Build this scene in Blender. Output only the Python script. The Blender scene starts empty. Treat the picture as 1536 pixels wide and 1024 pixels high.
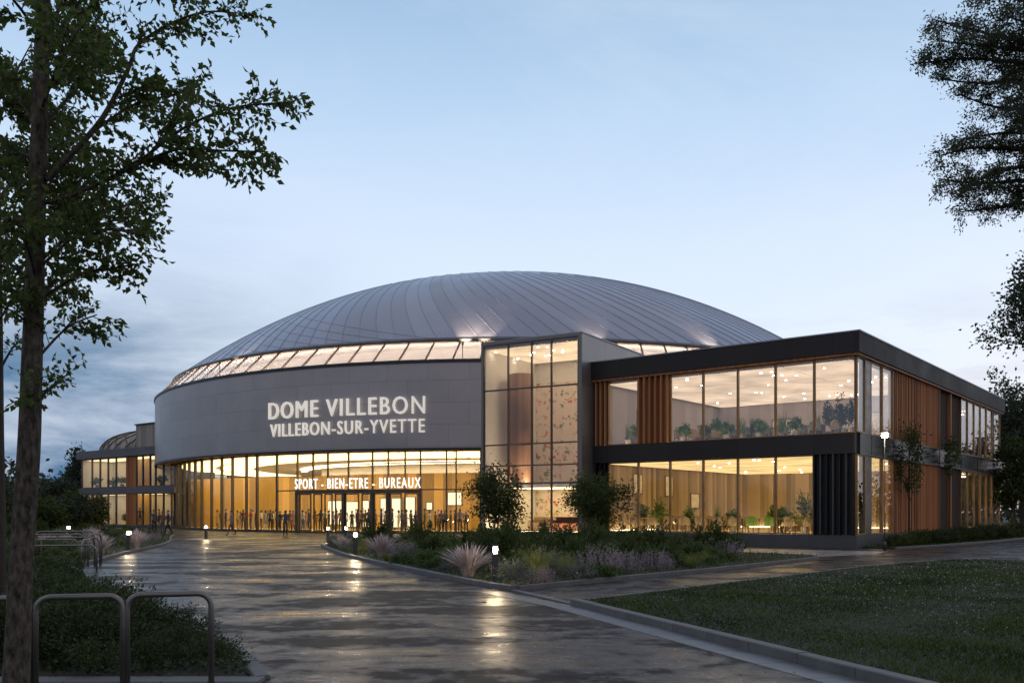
import bpy, math, random
import numpy as np
from mathutils import Vector, Matrix

random.seed(7)
RNG = np.random.default_rng(11)
R = math.radians
F = 1373.0
HOR = 767.0
EYE = 1.7
SC = bpy.context.scene
COL = SC.collection


def at(px, py, Y):
    """world point seen at a photo pixel at depth Y"""
    return Vector(((px - 768) / F * Y, Y, EYE + (HOR - py) / F * Y))


def gp(px, py):
    Y = EYE * F / (py - HOR)
    return ((px - 768) / F * Y, Y)


# ------------------------------------------------------------------ scene graph helpers
def link(o, parent=None):
    COL.objects.link(o)
    if parent is not None:
        o.parent = parent
    return o


def tag(o, label=None, cat=None, group=None, kind=None):
    if label:
        o['label'] = label
    if cat:
        o['category'] = cat
    if group:
        o['group'] = group
    if kind:
        o['kind'] = kind
    return o


def empty(name, loc=(0, 0, 0), rz=0.0, label=None, cat=None, group=None):
    o = bpy.data.objects.new(name, None)
    o.location = loc
    o.rotation_euler = (0, 0, rz)
    o.empty_display_size = 0.2
    link(o)
    return tag(o, label, cat, group)


def kids(o):
    return [c for c in bpy.data.objects if c.parent == o]


def copy_tree(o, parent=None, tree=None):
    c = o.copy()
    link(c, parent)
    if tree is None:
        tree = {}
        for q in bpy.data.objects:
            if q.parent:
                tree.setdefault(q.parent.name, []).append(q)
    for ch in tree.get(o.name, []):
        copy_tree(ch, c, tree)
    return c


class MB:
    def __init__(s):
        s.v = []
        s.f = []
        s.m = []
        s.uv = {}

    def quad(s, a, b, c, d, m=0, uv=None):
        n = len(s.v)
        s.v += [tuple(a), tuple(b), tuple(c), tuple(d)]
        if uv:
            s.uv[len(s.f)] = uv
        s.f.append((n, n + 1, n + 2, n + 3))
        s.m.append(m)
        return s

    def box(s, x0, x1, y0, y1, z0, z1, m=0):
        n = len(s.v)
        s.v += [(x0, y0, z0), (x1, y0, z0), (x1, y1, z0), (x0, y1, z0), (x0, y0, z1), (x1, y0, z1), (x1, y1, z1), (x0, y1, z1)]
        for q in ((0, 3, 2, 1), (4, 5, 6, 7), (0, 1, 5, 4), (1, 2, 6, 5), (2, 3, 7, 6), (3, 0, 4, 7)):
            s.f.append(tuple(n + i for i in q))
            s.m.append(m)
        return s

    def prism(s, poly, z0, z1, m=0):
        """poly counter-clockwise list of (x,y)"""
        n = len(s.v)
        k = len(poly)
        s.v += [(p[0], p[1], z0) for p in poly] + [(p[0], p[1], z1) for p in poly]
        s.f.append(tuple(n + k + i for i in range(k)))
        s.m.append(m)
        s.f.append(tuple(n + k - 1 - i for i in range(k)))
        s.m.append(m)
        for i in range(k):
            j = (i + 1) % k
            s.f.append((n + i, n + j, n + k + j, n + k + i))
            s.m.append(m)
        return s

    def tube(s, pts, r0, r1=None, sides=8, m=0, cap=True, radii=None):
        pts = [Vector(p) for p in pts]
        r1 = r0 if r1 is None else r1
        N = len(pts)
        up = Vector((0.13, 0.31, 0.94))
        base = len(s.v)
        prev = None
        for i, p in enumerate(pts):
            t = (pts[min(i + 1, N - 1)] - pts[max(i - 1, 0)])
            if t.length < 1e-9:
                t = Vector((0, 0, 1))
            t.normalize()
            if prev is None:
                a = t.cross(up)
                if a.length < 1e-3:
                    a = t.cross(Vector((1, 0, 0)))
            else:
                a = prev - t * prev.dot(t)
            a.normalize()
            prev = a
            b = t.cross(a)
            r = radii[i] if radii else r0 + (r1 - r0) * i / max(1, N - 1)
            for k in range(sides):
                an = 2 * math.pi * k / sides
                s.v.append(tuple(p + a * (r * math.cos(an)) + b * (r * math.sin(an))))
        for i in range(N - 1):
            for k in range(sides):
                k2 = (k + 1) % sides
                s.f.append((base + i * sides + k, base + i * sides + k2, base + (i + 1) * sides + k2, base + (i + 1) * sides + k))
                s.m.append(m)
        if cap:
            s.f.append(tuple(base + k for k in reversed(range(sides))))
            s.m.append(m)
            s.f.append(tuple(base + (N - 1) * sides + k for k in range(sides)))
            s.m.append(m)
        return s

    def lathe(s, prof, sides=24, m=0, c=(0, 0, 0)):
        base = len(s.v)
        for (r, z) in prof:
            for k in range(sides):
                a = 2 * math.pi * k / sides
                s.v.append((c[0] + r * math.cos(a), c[1] + r * math.sin(a), c[2] + z))
        for i in range(len(prof) - 1):
            for k in range(sides):
                k2 = (k + 1) % sides
                s.f.append((base + i * sides + k, base + i * sides + k2, base + (i + 1) * sides + k2, base + (i + 1) * sides + k))
                s.m.append(m)
        s.f.append(tuple(base + k for k in reversed(range(sides))))
        s.m.append(m)
        s.f.append(tuple(base + (len(prof) - 1) * sides + k for k in range(sides)))
        s.m.append(m)
        return s

    def mesh(s, name, mats, smooth=False):
        me = bpy.data.meshes.new(name)
        me.from_pydata(s.v, [], s.f)
        if not isinstance(mats, (list, tuple)):
            mats = [mats]
        for q in mats:
            me.materials.append(q)
        me.polygons.foreach_set('material_index', s.m)
        if smooth:
            me.polygons.foreach_set('use_smooth', [True] * len(s.f))
        if s.uv:
            ul = me.uv_layers.new(name='UVMap')
            for fi, uv in s.uv.items():
                for li, q in zip(me.polygons[fi].loop_indices, uv):
                    ul.data[li].uv = q
        me.update()
        return me

    def build(s, name, mats, parent=None, loc=None, smooth=False):
        o = bpy.data.objects.new(name, s.mesh(name, mats, smooth))
        if loc is not None:
            o.location = loc
        return link(o, parent)


def np_mesh(name, verts, quads, mat):
    """verts (N,3), quads (M,k) all faces with the same corner count"""
    me = bpy.data.meshes.new(name)
    M, k = quads.shape
    me.vertices.add(len(verts))
    me.vertices.foreach_set('co', np.ascontiguousarray(verts, dtype=np.float32).ravel())
    me.loops.add(M * k)
    me.loops.foreach_set('vertex_index', np.ascontiguousarray(quads, dtype=np.int32).ravel())
    me.polygons.add(M)
    me.polygons.foreach_set('loop_start', np.arange(0, M * k, k, dtype=np.int32))
    me.materials.append(mat)
    me.update(calc_edges=True)
    me.validate()
    return me


def norm(a):
    return a / np.maximum(1e-9, np.linalg.norm(a, axis=1, keepdims=True))


def leaf_cards(P, D, L, W, rng, fold=0.25, up=0.0):
    """leaf blades: base P, direction D, length L, width W"""
    n = len(P)
    D = norm(D)
    s = rng.normal(size=(n, 3))
    if up:
        s = norm(np.cross(D, np.tile([0, 0, 1.0], (n, 1)) + rng.normal(size=(n, 3)) * (1 - up)))
    else:
        s = norm(np.cross(D, s))
    nn = np.cross(D, s)
    L = np.broadcast_to(L, (n,))[:, None]
    W = np.broadcast_to(W, (n,))[:, None]
    a = P
    tip = P + D * L - nn * L * 0.08
    m1 = P + D * L * 0.42 + s * W * 0.5 + nn * W * fold
    m2 = P + D * L * 0.42 - s * W * 0.5 + nn * W * fold
    V = np.stack([a, m1, tip, m2], axis=1).reshape(-1, 3)
    Q = np.arange(n * 4).reshape(n, 4)
    return V, Q


def blades(P, H, W, rng, lean=0.5):
    """grass blades as single bent slivers"""
    n = len(P)
    an = rng.uniform(0, 2 * np.pi, n)
    d = np.stack([np.cos(an), np.sin(an), np.zeros(n)], 1)
    b = rng.uniform(0, 2 * np.pi, n)
    w = np.stack([np.cos(b), np.sin(b), np.zeros(n)], 1) * np.broadcast_to(W, (n,))[:, None]
    H = np.broadcast_to(H, (n,))[:, None]
    le = rng.uniform(0.1, lean, n)[:, None]
    tip = P + d * H * le + np.array([0, 0, 1.0]) * H
    V = np.stack([P - w, P + w, tip], 1).reshape(-1, 3)
    return V, np.arange(n * 3).reshape(n, 3)


# ------------------------------------------------------------------ materials
def nmat(name):
    m = bpy.data.materials.new(name)
    m.use_nodes = True
    nt = m.node_tree
    nt.nodes.clear()
    out = nt.nodes.new('ShaderNodeOutputMaterial')
    return m, nt, out


def N(nt, t, **kw):
    n = nt.nodes.new(t)
    for k, v in kw.items():
        if k.startswith('_'):
            setattr(n, k[1:], v)
        else:
            n.inputs[k.replace('__', ' ')].default_value = v
    return n


def c4(c):
    return (c[0], c[1], c[2], 1)


def ramp(nt, fac, stops):
    r = nt.nodes.new('ShaderNodeValToRGB')
    e = r.color_ramp.elements
    while len(e) > 1:
        e.remove(e[-1])
    e[0].position = stops[0][0]
    e[0].color = c4(stops[0][1]) if not isinstance(stops[0][1], (int, float)) else (stops[0][1],) * 3 + (1,)
    for p, c in stops[1:]:
        q = e.new(p)
        q.color = c4(c) if not isinstance(c, (int, float)) else (c, c, c, 1)
    nt.links.new(fac, r.inputs[0])
    return r


def mat(name, c, rough=0.6, metal=0.0, var=0.25, scale=2.0, bump=0.0, bscale=None, rvar=0.1, stretch=None, emit=None, spec=0.5):
    """principled surface with noise in colour, gloss and relief (object coordinates)"""
    m, nt, out = nmat(name)
    L = nt.links
    p = N(nt, 'ShaderNodeBsdfPrincipled')
    p.inputs['Metallic'].default_value = metal
    p.inputs['Specular IOR Level'].default_value = spec
    tc = N(nt, 'ShaderNodeTexCoord')
    mp = N(nt, 'ShaderNodeMapping')
    if stretch:
        mp.inputs['Scale'].default_value = stretch
    L.new(tc.outputs['Object'], mp.inputs[0])
    nz = N(nt, 'ShaderNodeTexNoise', Scale=scale, Detail=6.0, Roughness=0.6)
    L.new(mp.outputs[0], nz.inputs['Vector'])
    lo = tuple(max(0, x * (1 - var)) for x in c)
    hi = tuple(min(1, x * (1 + var)) for x in c)
    r = ramp(nt, nz.outputs['Fac'], [(0.3, lo), (0.7, hi)])
    L.new(r.outputs[0], p.inputs['Base Color'])
    rr = ramp(nt, nz.outputs['Fac'], [(0.3, max(0, rough - rvar)), (0.7, min(1, rough + rvar))])
    L.new(rr.outputs[0], p.inputs['Roughness'])
    if bump:
        n2 = N(nt, 'ShaderNodeTexNoise', Scale=bscale or scale * 6, Detail=5.0)
        L.new(mp.outputs[0], n2.inputs['Vector'])
        b = N(nt, 'ShaderNodeBump', Strength=bump, Distance=0.02)
        L.new(n2.outputs['Fac'], b.inputs['Height'])
        L.new(b.outputs[0], p.inputs['Normal'])
    if emit:
        p.inputs['Emission Color'].default_value = c4(emit[0])
        p.inputs['Emission Strength'].default_value = emit[1]
    L.new(p.outputs[0], out.inputs[0])
    return m


def emat(name, c, s):
    m, nt, out = nmat(name)
    e = N(nt, 'ShaderNodeEmission', Color=c4(c), Strength=s)
    nt.links.new(e.outputs[0], out.inputs[0])
    return m


def glass(name, tint=(0.9, 0.92, 0.9), f0=0.08, rough=0.0, power=5.0, wav=0.0):
    """architectural glazing: see-through with a mirror share that grows at grazing angles"""
    m, nt, out = nmat(name)
    L = nt.links
    lw = N(nt, 'ShaderNodeLayerWeight', Blend=0.5)
    pw = N(nt, 'ShaderNodeMath', _operation='POWER')
    pw.inputs[1].default_value = power
    L.new(lw.outputs['Facing'], pw.inputs[0])
    ma = N(nt, 'ShaderNodeMath', _operation='MULTIPLY_ADD')
    ma.inputs[1].default_value = 1 - f0
    ma.inputs[2].default_value = f0
    L.new(pw.outputs[0], ma.inputs[0])
    t = N(nt, 'ShaderNodeBsdfTransparent', Color=c4(tint))
    g = N(nt, 'ShaderNodeBsdfGlossy', Roughness=rough)
    if wav:
        tc = N(nt, 'ShaderNodeTexCoord')
        nz = N(nt, 'ShaderNodeTexNoise', Scale=0.5, Detail=1.0)
        L.new(tc.outputs['Object'], nz.inputs['Vector'])
        b = N(nt, 'ShaderNodeBump', Strength=wav, Distance=0.05)
        L.new(nz.outputs['Fac'], b.inputs['Height'])
        L.new(b.outputs[0], g.inputs['Normal'])
    mx = N(nt, 'ShaderNodeMixShader')
    L.new(ma.outputs[0], mx.inputs[0])
    L.new(t.outputs[0], mx.inputs[1])
    L.new(g.outputs[0], mx.inputs[2])
    L.new(mx.outputs[0], out.inputs[0])
    return m


def leafmat(name, lo, hi, trans=0.25, rough=0.5, spec=0.3, patch=0.0):
    m, nt, out = nmat(name)
    L = nt.links
    g = N(nt, 'ShaderNodeNewGeometry')
    oi = N(nt, 'ShaderNodeObjectInfo')
    mixv = N(nt, 'ShaderNodeMath', _operation='MULTIPLY_ADD')
    mixv.inputs[1].default_value = 0.3
    L.new(oi.outputs['Random'], mixv.inputs[0])
    sc = N(nt, 'ShaderNodeMath', _operation='MULTIPLY')
    sc.inputs[1].default_value = 0.7
    L.new(g.outputs['Random Per Island'], sc.inputs[0])
    L.new(sc.outputs[0], mixv.inputs[2])
    src = mixv.outputs[0]
    if patch:
        tc = N(nt, 'ShaderNodeTexCoord')
        pn = N(nt, 'ShaderNodeTexNoise', Scale=0.55, Detail=5.0, Roughness=0.65)
        L.new(tc.outputs['Object'], pn.inputs['Vector'])
        pr_ = N(nt, 'ShaderNodeMapRange')
        pr_.inputs['From Min'].default_value = 0.3
        pr_.inputs['From Max'].default_value = 0.7
        pr_.inputs['To Min'].default_value = -patch
        pr_.inputs['To Max'].default_value = patch
        L.new(pn.outputs['Fac'], pr_.inputs['Value'])
        ad = N(nt, 'ShaderNodeMath', _operation='ADD')
        ad.use_clamp = True
        L.new(mixv.outputs[0], ad.inputs[0])
        L.new(pr_.outputs[0], ad.inputs[1])
        src = ad.outputs[0]
    r = ramp(nt, src, [(0.1, lo), (0.9, hi)])
    p = N(nt, 'ShaderNodeBsdfPrincipled', Roughness=rough)
    p.inputs['Specular IOR Level'].default_value = spec
    L.new(r.outputs[0], p.inputs['Base Color'])
    t = N(nt, 'ShaderNodeBsdfTranslucent')
    L.new(r.outputs[0], t.inputs['Color'])
    mx = N(nt, 'ShaderNodeMixShader')
    mx.inputs[0].default_value = trans
    L.new(p.outputs[0], mx.inputs[1])
    L.new(t.outputs[0], mx.inputs[2])
    L.new(mx.outputs[0], out.inputs[0])
    return m


def panel_mat(name, c, rough, metal, bw, bh, gap=0.012, spec=0.5, var=0.12, seam=0.6, off=0.5, bumpd=0.02, warp=0.0):
    """sheet-metal panels with joints, laid out on UVs in metres"""
    m, nt, out = nmat(name)
    L = nt.links
    p = N(nt, 'ShaderNodeBsdfPrincipled')
    p.inputs['Metallic'].default_value = metal
    p.inputs['Specular IOR Level'].default_value = spec
    uv = N(nt, 'ShaderNodeUVMap')
    br = N(nt, 'ShaderNodeTexBrick')
    br.offset = off
    br.inputs['Scale'].default_value = 1.0
    br.inputs['Brick Width'].default_value = bw
    br.inputs['Row Height'].default_value = bh
    br.inputs['Mortar Size'].default_value = gap
    br.inputs['Mortar Smooth'].default_value = 0.2
    br.inputs['Color1'].default_value = c4([x * (1 - var) for x in c])
    br.inputs['Color2'].default_value = c4([min(1, x * (1 + var)) for x in c])
    br.inputs['Mortar'].default_value = c4([x * seam for x in c])
    L.new(uv.outputs[0], br.inputs['Vector'])
    tc = N(nt, 'ShaderNodeTexCoord')
    nz = N(nt, 'ShaderNodeTexNoise', Scale=0.35, Detail=7.0, Roughness=0.65)
    L.new(tc.outputs['Object'], nz.inputs['Vector'])
    mx = N(nt, 'ShaderNodeMix', _data_type='RGBA', _blend_type='MULTIPLY')
    mx.inputs[0].default_value = 1.0
    r = ramp(nt, nz.outputs['Fac'], [(0.3, 0.82), (0.7, 1.0)])
    L.new(br.outputs['Color'], mx.inputs[6])
    L.new(r.outputs[0], mx.inputs[7])
    L.new(mx.outputs[2], p.inputs['Base Color'])
    rr = ramp(nt, nz.outputs['Fac'], [(0.3, rough - 0.06), (0.7, rough + 0.08)])
    L.new(rr.outputs[0], p.inputs['Roughness'])
    b = N(nt, 'ShaderNodeBump', Strength=0.5, Distance=bumpd)
    b.invert = True
    L.new(br.outputs['Fac'], b.inputs['Height'])
    if warp:
        n3 = N(nt, 'ShaderNodeTexNoise', Scale=0.9, Detail=2.0)
        L.new(tc.outputs['Object'], n3.inputs['Vector'])
        b2 = N(nt, 'ShaderNodeBump', Strength=warp, Distance=0.05)
        L.new(n3.outputs['Fac'], b2.inputs['Height'])
        L.new(b2.outputs[0], b.inputs['Normal'])
    L.new(b.outputs[0], p.inputs['Normal'])
    L.new(p.outputs[0], out.inputs[0])
    return m


def wood_mat(name, c, rough=0.5, board=0.14, axis='x', var=0.35, coat=0.0):
    """vertical boards: tone changes from board to board, long grain"""
    m, nt, out = nmat(name)
    L = nt.links
    p = N(nt, 'ShaderNodeBsdfPrincipled', Roughness=rough)
    p.inputs['Specular IOR Level'].default_value = 0.22
    tc = N(nt, 'ShaderNodeTexCoord')
    sp = N(nt, 'ShaderNodeSeparateXYZ')
    L.new(tc.outputs['UV' if axis == 'uv' else 'Object'], sp.inputs[0])
    src = sp.outputs[{'x': 0, 'y': 1, 'uv': 0}[axis]]
    dv = N(nt, 'ShaderNodeMath', _operation='DIVIDE')
    dv.inputs[1].default_value = board
    L.new(src, dv.inputs[0])
    fl = N(nt, 'ShaderNodeMath', _operation='FLOOR')
    L.new(dv.outputs[0], fl.inputs[0])
    wn = N(nt, 'ShaderNodeTexWhiteNoise', _noise_dimensions='1D')
    L.new(fl.outputs[0], wn.inputs['W'])
    mp = N(nt, 'ShaderNodeMapping')
    mp.inputs['Scale'].default_value = (14, 14, 0.6) if axis != 'uv' else (14, 0.6, 1)
    L.new(tc.outputs['UV' if axis == 'uv' else 'Object'], mp.inputs[0])
    nz = N(nt, 'ShaderNodeTexNoise', Scale=1.0, Detail=5.0)
    L.new(mp.outputs[0], nz.inputs['Vector'])
    ad = N(nt, 'ShaderNodeMath', _operation='MULTIPLY_ADD')
    ad.inputs[1].default_value = 0.6
    L.new(wn.outputs['Value'], ad.inputs[0])
    s2 = N(nt, 'ShaderNodeMath', _operation='MULTIPLY')
    s2.inputs[1].default_value = 0.4
    L.new(nz.outputs['Fac'], s2.inputs[0])
    L.new(s2.outputs[0], ad.inputs[2])
    r = ramp(nt, ad.outputs[0], [(0.1, [x * (1 - var) for x in c]), (0.85, [min(1, x * (1 + var)) for x in c])])
    L.new(r.outputs[0], p.inputs['Base Color'])
    fr = N(nt, 'ShaderNodeMath', _operation='FRACT')
    L.new(dv.outputs[0], fr.inputs[0])
    gt = ramp(nt, fr.outputs[0], [(0.0, 0.0), (0.06, 1.0), (0.94, 1.0), (1.0, 0.0)])
    b = N(nt, 'ShaderNodeBump', Strength=0.6, Distance=0.02)
    L.new(gt.outputs[0], b.inputs['Height'])
    L.new(b.outputs[0], p.inputs['Normal'])
    L.new(p.outputs[0], out.inputs[0])
    return m


M = {}
M['zinc'] = panel_mat('zinc_roof', (0.37, 0.385, 0.46), 0.31, 0.55, 5.2, 50.0, gap=0.0, var=0.10, seam=0.8, warp=0.25)
M['seam'] = mat('zinc_seam', (0.31, 0.325, 0.42), 0.4, 0.5, var=0.1)
M['drum'] = panel_mat('drum_panels', (0.45, 0.42, 0.41), 0.40, 0.6, 3.2, 1.66, gap=0.016, var=0.05, seam=0.74, warp=0.08)
M['trim'] = mat('dark_trim', (0.05, 0.05, 0.055), 0.4, 0.6, var=0.2)
M['bronze'] = mat('bronze_frame', (0.12, 0.10, 0.085), 0.38, 0.7, var=0.2)
M['fascia'] = panel_mat('fascia_panels', (0.034, 0.030, 0.029), 0.5, 0.0, 1.93, 4.0, spec=0.3, gap=0.01, var=0.12, seam=0.5)
M['fascia_rib'] = panel_mat('fascia_ribbed', (0.045, 0.04, 0.042), 0.6, 0.0, 0.32, 6.0, spec=0.2, gap=0.012, var=0.12, seam=0.45, off=0)
M['flash'] = mat('roof_flashing', (0.28, 0.28, 0.3), 0.4, 0.7)
M['plinth'] = mat('dark_plinth', (0.075, 0.08, 0.082), 0.6, 0.0, var=0.2, scale=0.8, bump=0.1)
M['black'] = mat('black_metal', (0.012, 0.012, 0.013), 0.45, 0.3, var=0.3)
M['atrium_metal'] = panel_mat('atrium_panels', (0.30, 0.29, 0.28), 0.4, 0.6, 3.0, 2.9, gap=0.015, var=0.06, seam=0.6)
M['wood'] = wood_mat('timber_cladding', (0.46, 0.215, 0.095), 0.5, 0.152, 'y', var=0.6)
M['woodx'] = wood_mat('timber_fin', (0.48, 0.22, 0.095), 0.5, 0.16, 'x')
M['wooddark'] = wood_mat('dark_timber', (0.055, 0.03, 0.02), 0.8, 0.16, 'y')
M['lobbywood'] = wood_mat('lobby_timber', (0.54, 0.335, 0.10), 0.45, 0.85, 'uv', var=0.5)
M['soffit'] = mat('soffit_metal', (0.30, 0.22, 0.13), 0.35, 0.5, var=0.15)
M['white'] = mat('white_plaster', (0.72, 0.70, 0.67), 0.7, var=0.05)
M['ceil'] = mat('white_ceiling', (0.72, 0.68, 0.64), 0.7, var=0.05)
M['greywall'] = wood_mat('grey_wall_panels', (0.42, 0.40, 0.42), 0.6, 0.8, 'x', var=0.15)
M['greywally'] = wood_mat('grey_wall_panels_side', (0.42, 0.40, 0.42), 0.6, 0.8, 'y', var=0.15)
M['curtain'] = wood_mat('brown_curtain', (0.31, 0.24, 0.165), 0.8, 0.32, 'x', var=0.55)
M['curtainy'] = wood_mat('brown_curtain_side', (0.31, 0.24, 0.165), 0.8, 0.32, 'y', var=0.55)
M['floor'] = mat('pale_floor', (0.50, 0.43, 0.34), 0.3, var=0.12, scale=1)
M['glass'] = glass('clear_glazing', (0.95, 0.95, 0.92), 0.045, wav=0.04)
M['glass_up'] = glass('upper_glazing', (0.93, 0.93, 0.95), 0.10, wav=0.05)
M['glass_at'] = glass('atrium_glazing', (0.93, 0.93, 0.93), 0.05, wav=0.08)
M['glass_cl'] = glass('clerestory_glazing', (0.95, 0.92, 0.92), 0.15, wav=0.05)
M['spandrel'] = mat('spandrel_glass', (0.022, 0.026, 0.028), 0.22, 0.0, var=0.3, rvar=0.05, spec=0.12)
M['gold'] = mat('golden_bronze_frame', (0.30, 0.19, 0.09), 0.42, 0.35, var=0.2)
M['steel'] = mat('brushed_steel', (0.22, 0.21, 0.195), 0.45, 0.85, var=0.1, scale=8, stretch=(1, 1, 8))
M['darksteel'] = mat('dark_steel', (0.09, 0.09, 0.09), 0.45, 0.6, var=0.2)
M['kerb'] = mat('kerb_concrete', (0.135, 0.133, 0.13), 0.7, var=0.25, scale=3, bump=0.25)
M['gutter'] = mat('gutter_concrete', (0.125, 0.13, 0.14), 0.42, var=0.3, scale=2, bump=0.15, rvar=0.15)
M['soil'] = mat('dark_soil', (0.028, 0.024, 0.016), 0.9, var=0.5, scale=5, bump=0.8)
M['turf'] = mat('turf_base', (0.016, 0.024, 0.006), 0.9, var=0.5, scale=2.5, bump=0.6, bscale=60)
M['earth'] = mat('earth', (0.03, 0.035, 0.016), 0.9, var=0.4, scale=0.2)
M['bark'] = mat('grey_bark', (0.088, 0.076, 0.06), 0.9, var=0.85, scale=24, bump=1.0, bscale=60, stretch=(1, 1, 0.4), spec=0.2)
M['barkdark'] = mat('dark_bark', (0.05, 0.04, 0.032), 0.9, var=0.5, scale=6, bump=0.8, stretch=(1, 1, 0.3))
M['leaf'] = leafmat('birch_leaf', (0.05, 0.085, 0.018), (0.14, 0.185, 0.05), 0.55)
M['needle'] = leafmat('pine_needle', (0.06, 0.072, 0.045), (0.13, 0.145, 0.085), 0.55)
M['shrubleaf'] = leafmat('dark_shrub_leaf', (0.024, 0.04, 0.011), (0.075, 0.105, 0.03), 0.28)
M['treeleaf'] = leafmat('young_tree_leaf', (0.035, 0.06, 0.015), (0.11, 0.145, 0.042), 0.5)
M['farleaf'] = leafmat('far_tree_leaf', (0.03, 0.045, 0.026), (0.075, 0.095, 0.05), 0.35)
M['bedleaf'] = leafmat('bed_shrub_leaf', (0.05, 0.09, 0.022), (0.14, 0.19, 0.055), 0.4, 0.42, 0.45)
M['sage'] = leafmat('sage_leaf', (0.11, 0.13, 0.105), (0.27, 0.29, 0.24), 0.2)
M['grassleaf'] = leafmat('ornamental_grass', (0.11, 0.15, 0.025), (0.28, 0.30, 0.075), 0.35)
M['plume'] = leafmat('grass_plume', (0.44, 0.35, 0.335), (0.8, 0.69, 0.65), 0.3)
M['lav'] = leafmat('lavender_spike', (0.22, 0.17, 0.20), (0.52, 0.44, 0.46), 0.2)
M['turfblade'] = leafmat('lawn_blade', (0.018, 0.036, 0.004), (0.082, 0.116, 0.020), 0.35, 0.8, 0.02, 0.5)
M['houseplant'] = leafmat('house_plant_leaf', (0.08, 0.15, 0.025), (0.24, 0.34, 0.08), 0.4)
M['daisy'] = mat('daisy_petal', (0.6, 0.6, 0.56), 0.6, var=0.2)
M['lens'] = emat('bollard_lens', (1.0, 0.76, 0.46), 330)
M['lampglow'] = emat('street_lamp_lens', (1.0, 0.80, 0.52), 90)
M['sign'] = mat('sign_letter', (0.8, 0.78, 0.74), 0.5, var=0.03, emit=((1.0, 0.93, 0.83), 0.42))
M['sign2'] = emat('sign_neon_letter', (1.0, 0.93, 0.8), 1.7)
M['strip_warm'] = emat('warm_light_panel', (1.0, 0.74, 0.40), 42.0)
M['strip_cream'] = emat('cream_light_panel', (1.0, 0.78, 0.46), 15.0)
M['strip_white'] = emat('soft_light_panel', (1.0, 0.82, 0.64), 42.0)
M['strip_gallery'] = emat('gallery_light', (1.0, 0.83, 0.66), 46.0)
M['strip_floor'] = emat('added_floor_glow', (1.0, 0.76, 0.42), 24.0)
M['strip_wash'] = emat('added_wash_glow', (1.0, 0.72, 0.42), 75.0)
M['down'] = emat('downlight', (1.0, 0.82, 0.58), 60.0)


def luminous(name, c, s, sc=0.5):
    """slightly uneven glow, added in place of ceilings lit by lamps"""
    m, nt, out = nmat(name)
    tc = N(nt, 'ShaderNodeTexCoord')
    nz = N(nt, 'ShaderNodeTexNoise', Scale=sc, Detail=3.0)
    nt.links.new(tc.outputs['Object'], nz.inputs['Vector'])
    r = N(nt, 'ShaderNodeMapRange')
    r.inputs['From Min'].default_value = 0.3
    r.inputs['From Max'].default_value = 0.7
    r.inputs['To Min'].default_value = s * 0.7
    r.inputs['To Max'].default_value = s * 1.25
    nt.links.new(nz.outputs['Fac'], r.inputs['Value'])
    e = N(nt, 'ShaderNodeEmission', Color=c4(c))
    nt.links.new(r.outputs[0], e.inputs['Strength'])
    nt.links.new(e.outputs[0], out.inputs[0])
    return m


M['lum_lobby'] = luminous('lobby_glow_ceiling', (1.0, 0.74, 0.34), 3.5)
M['lum_up'] = luminous('upper_glow_ceiling', (1.0, 0.73, 0.48), 1.0)
M['lum_low'] = luminous('lower_glow_ceiling', (1.0, 0.67, 0.28), 1.15)
M['lum_at'] = luminous('atrium_glow_ceiling', (1.0, 0.71, 0.42), 1.15)
M['lum_side'] = luminous('side_wing_glow_ceiling', (1.0, 0.74, 0.40), 2.0)


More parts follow.
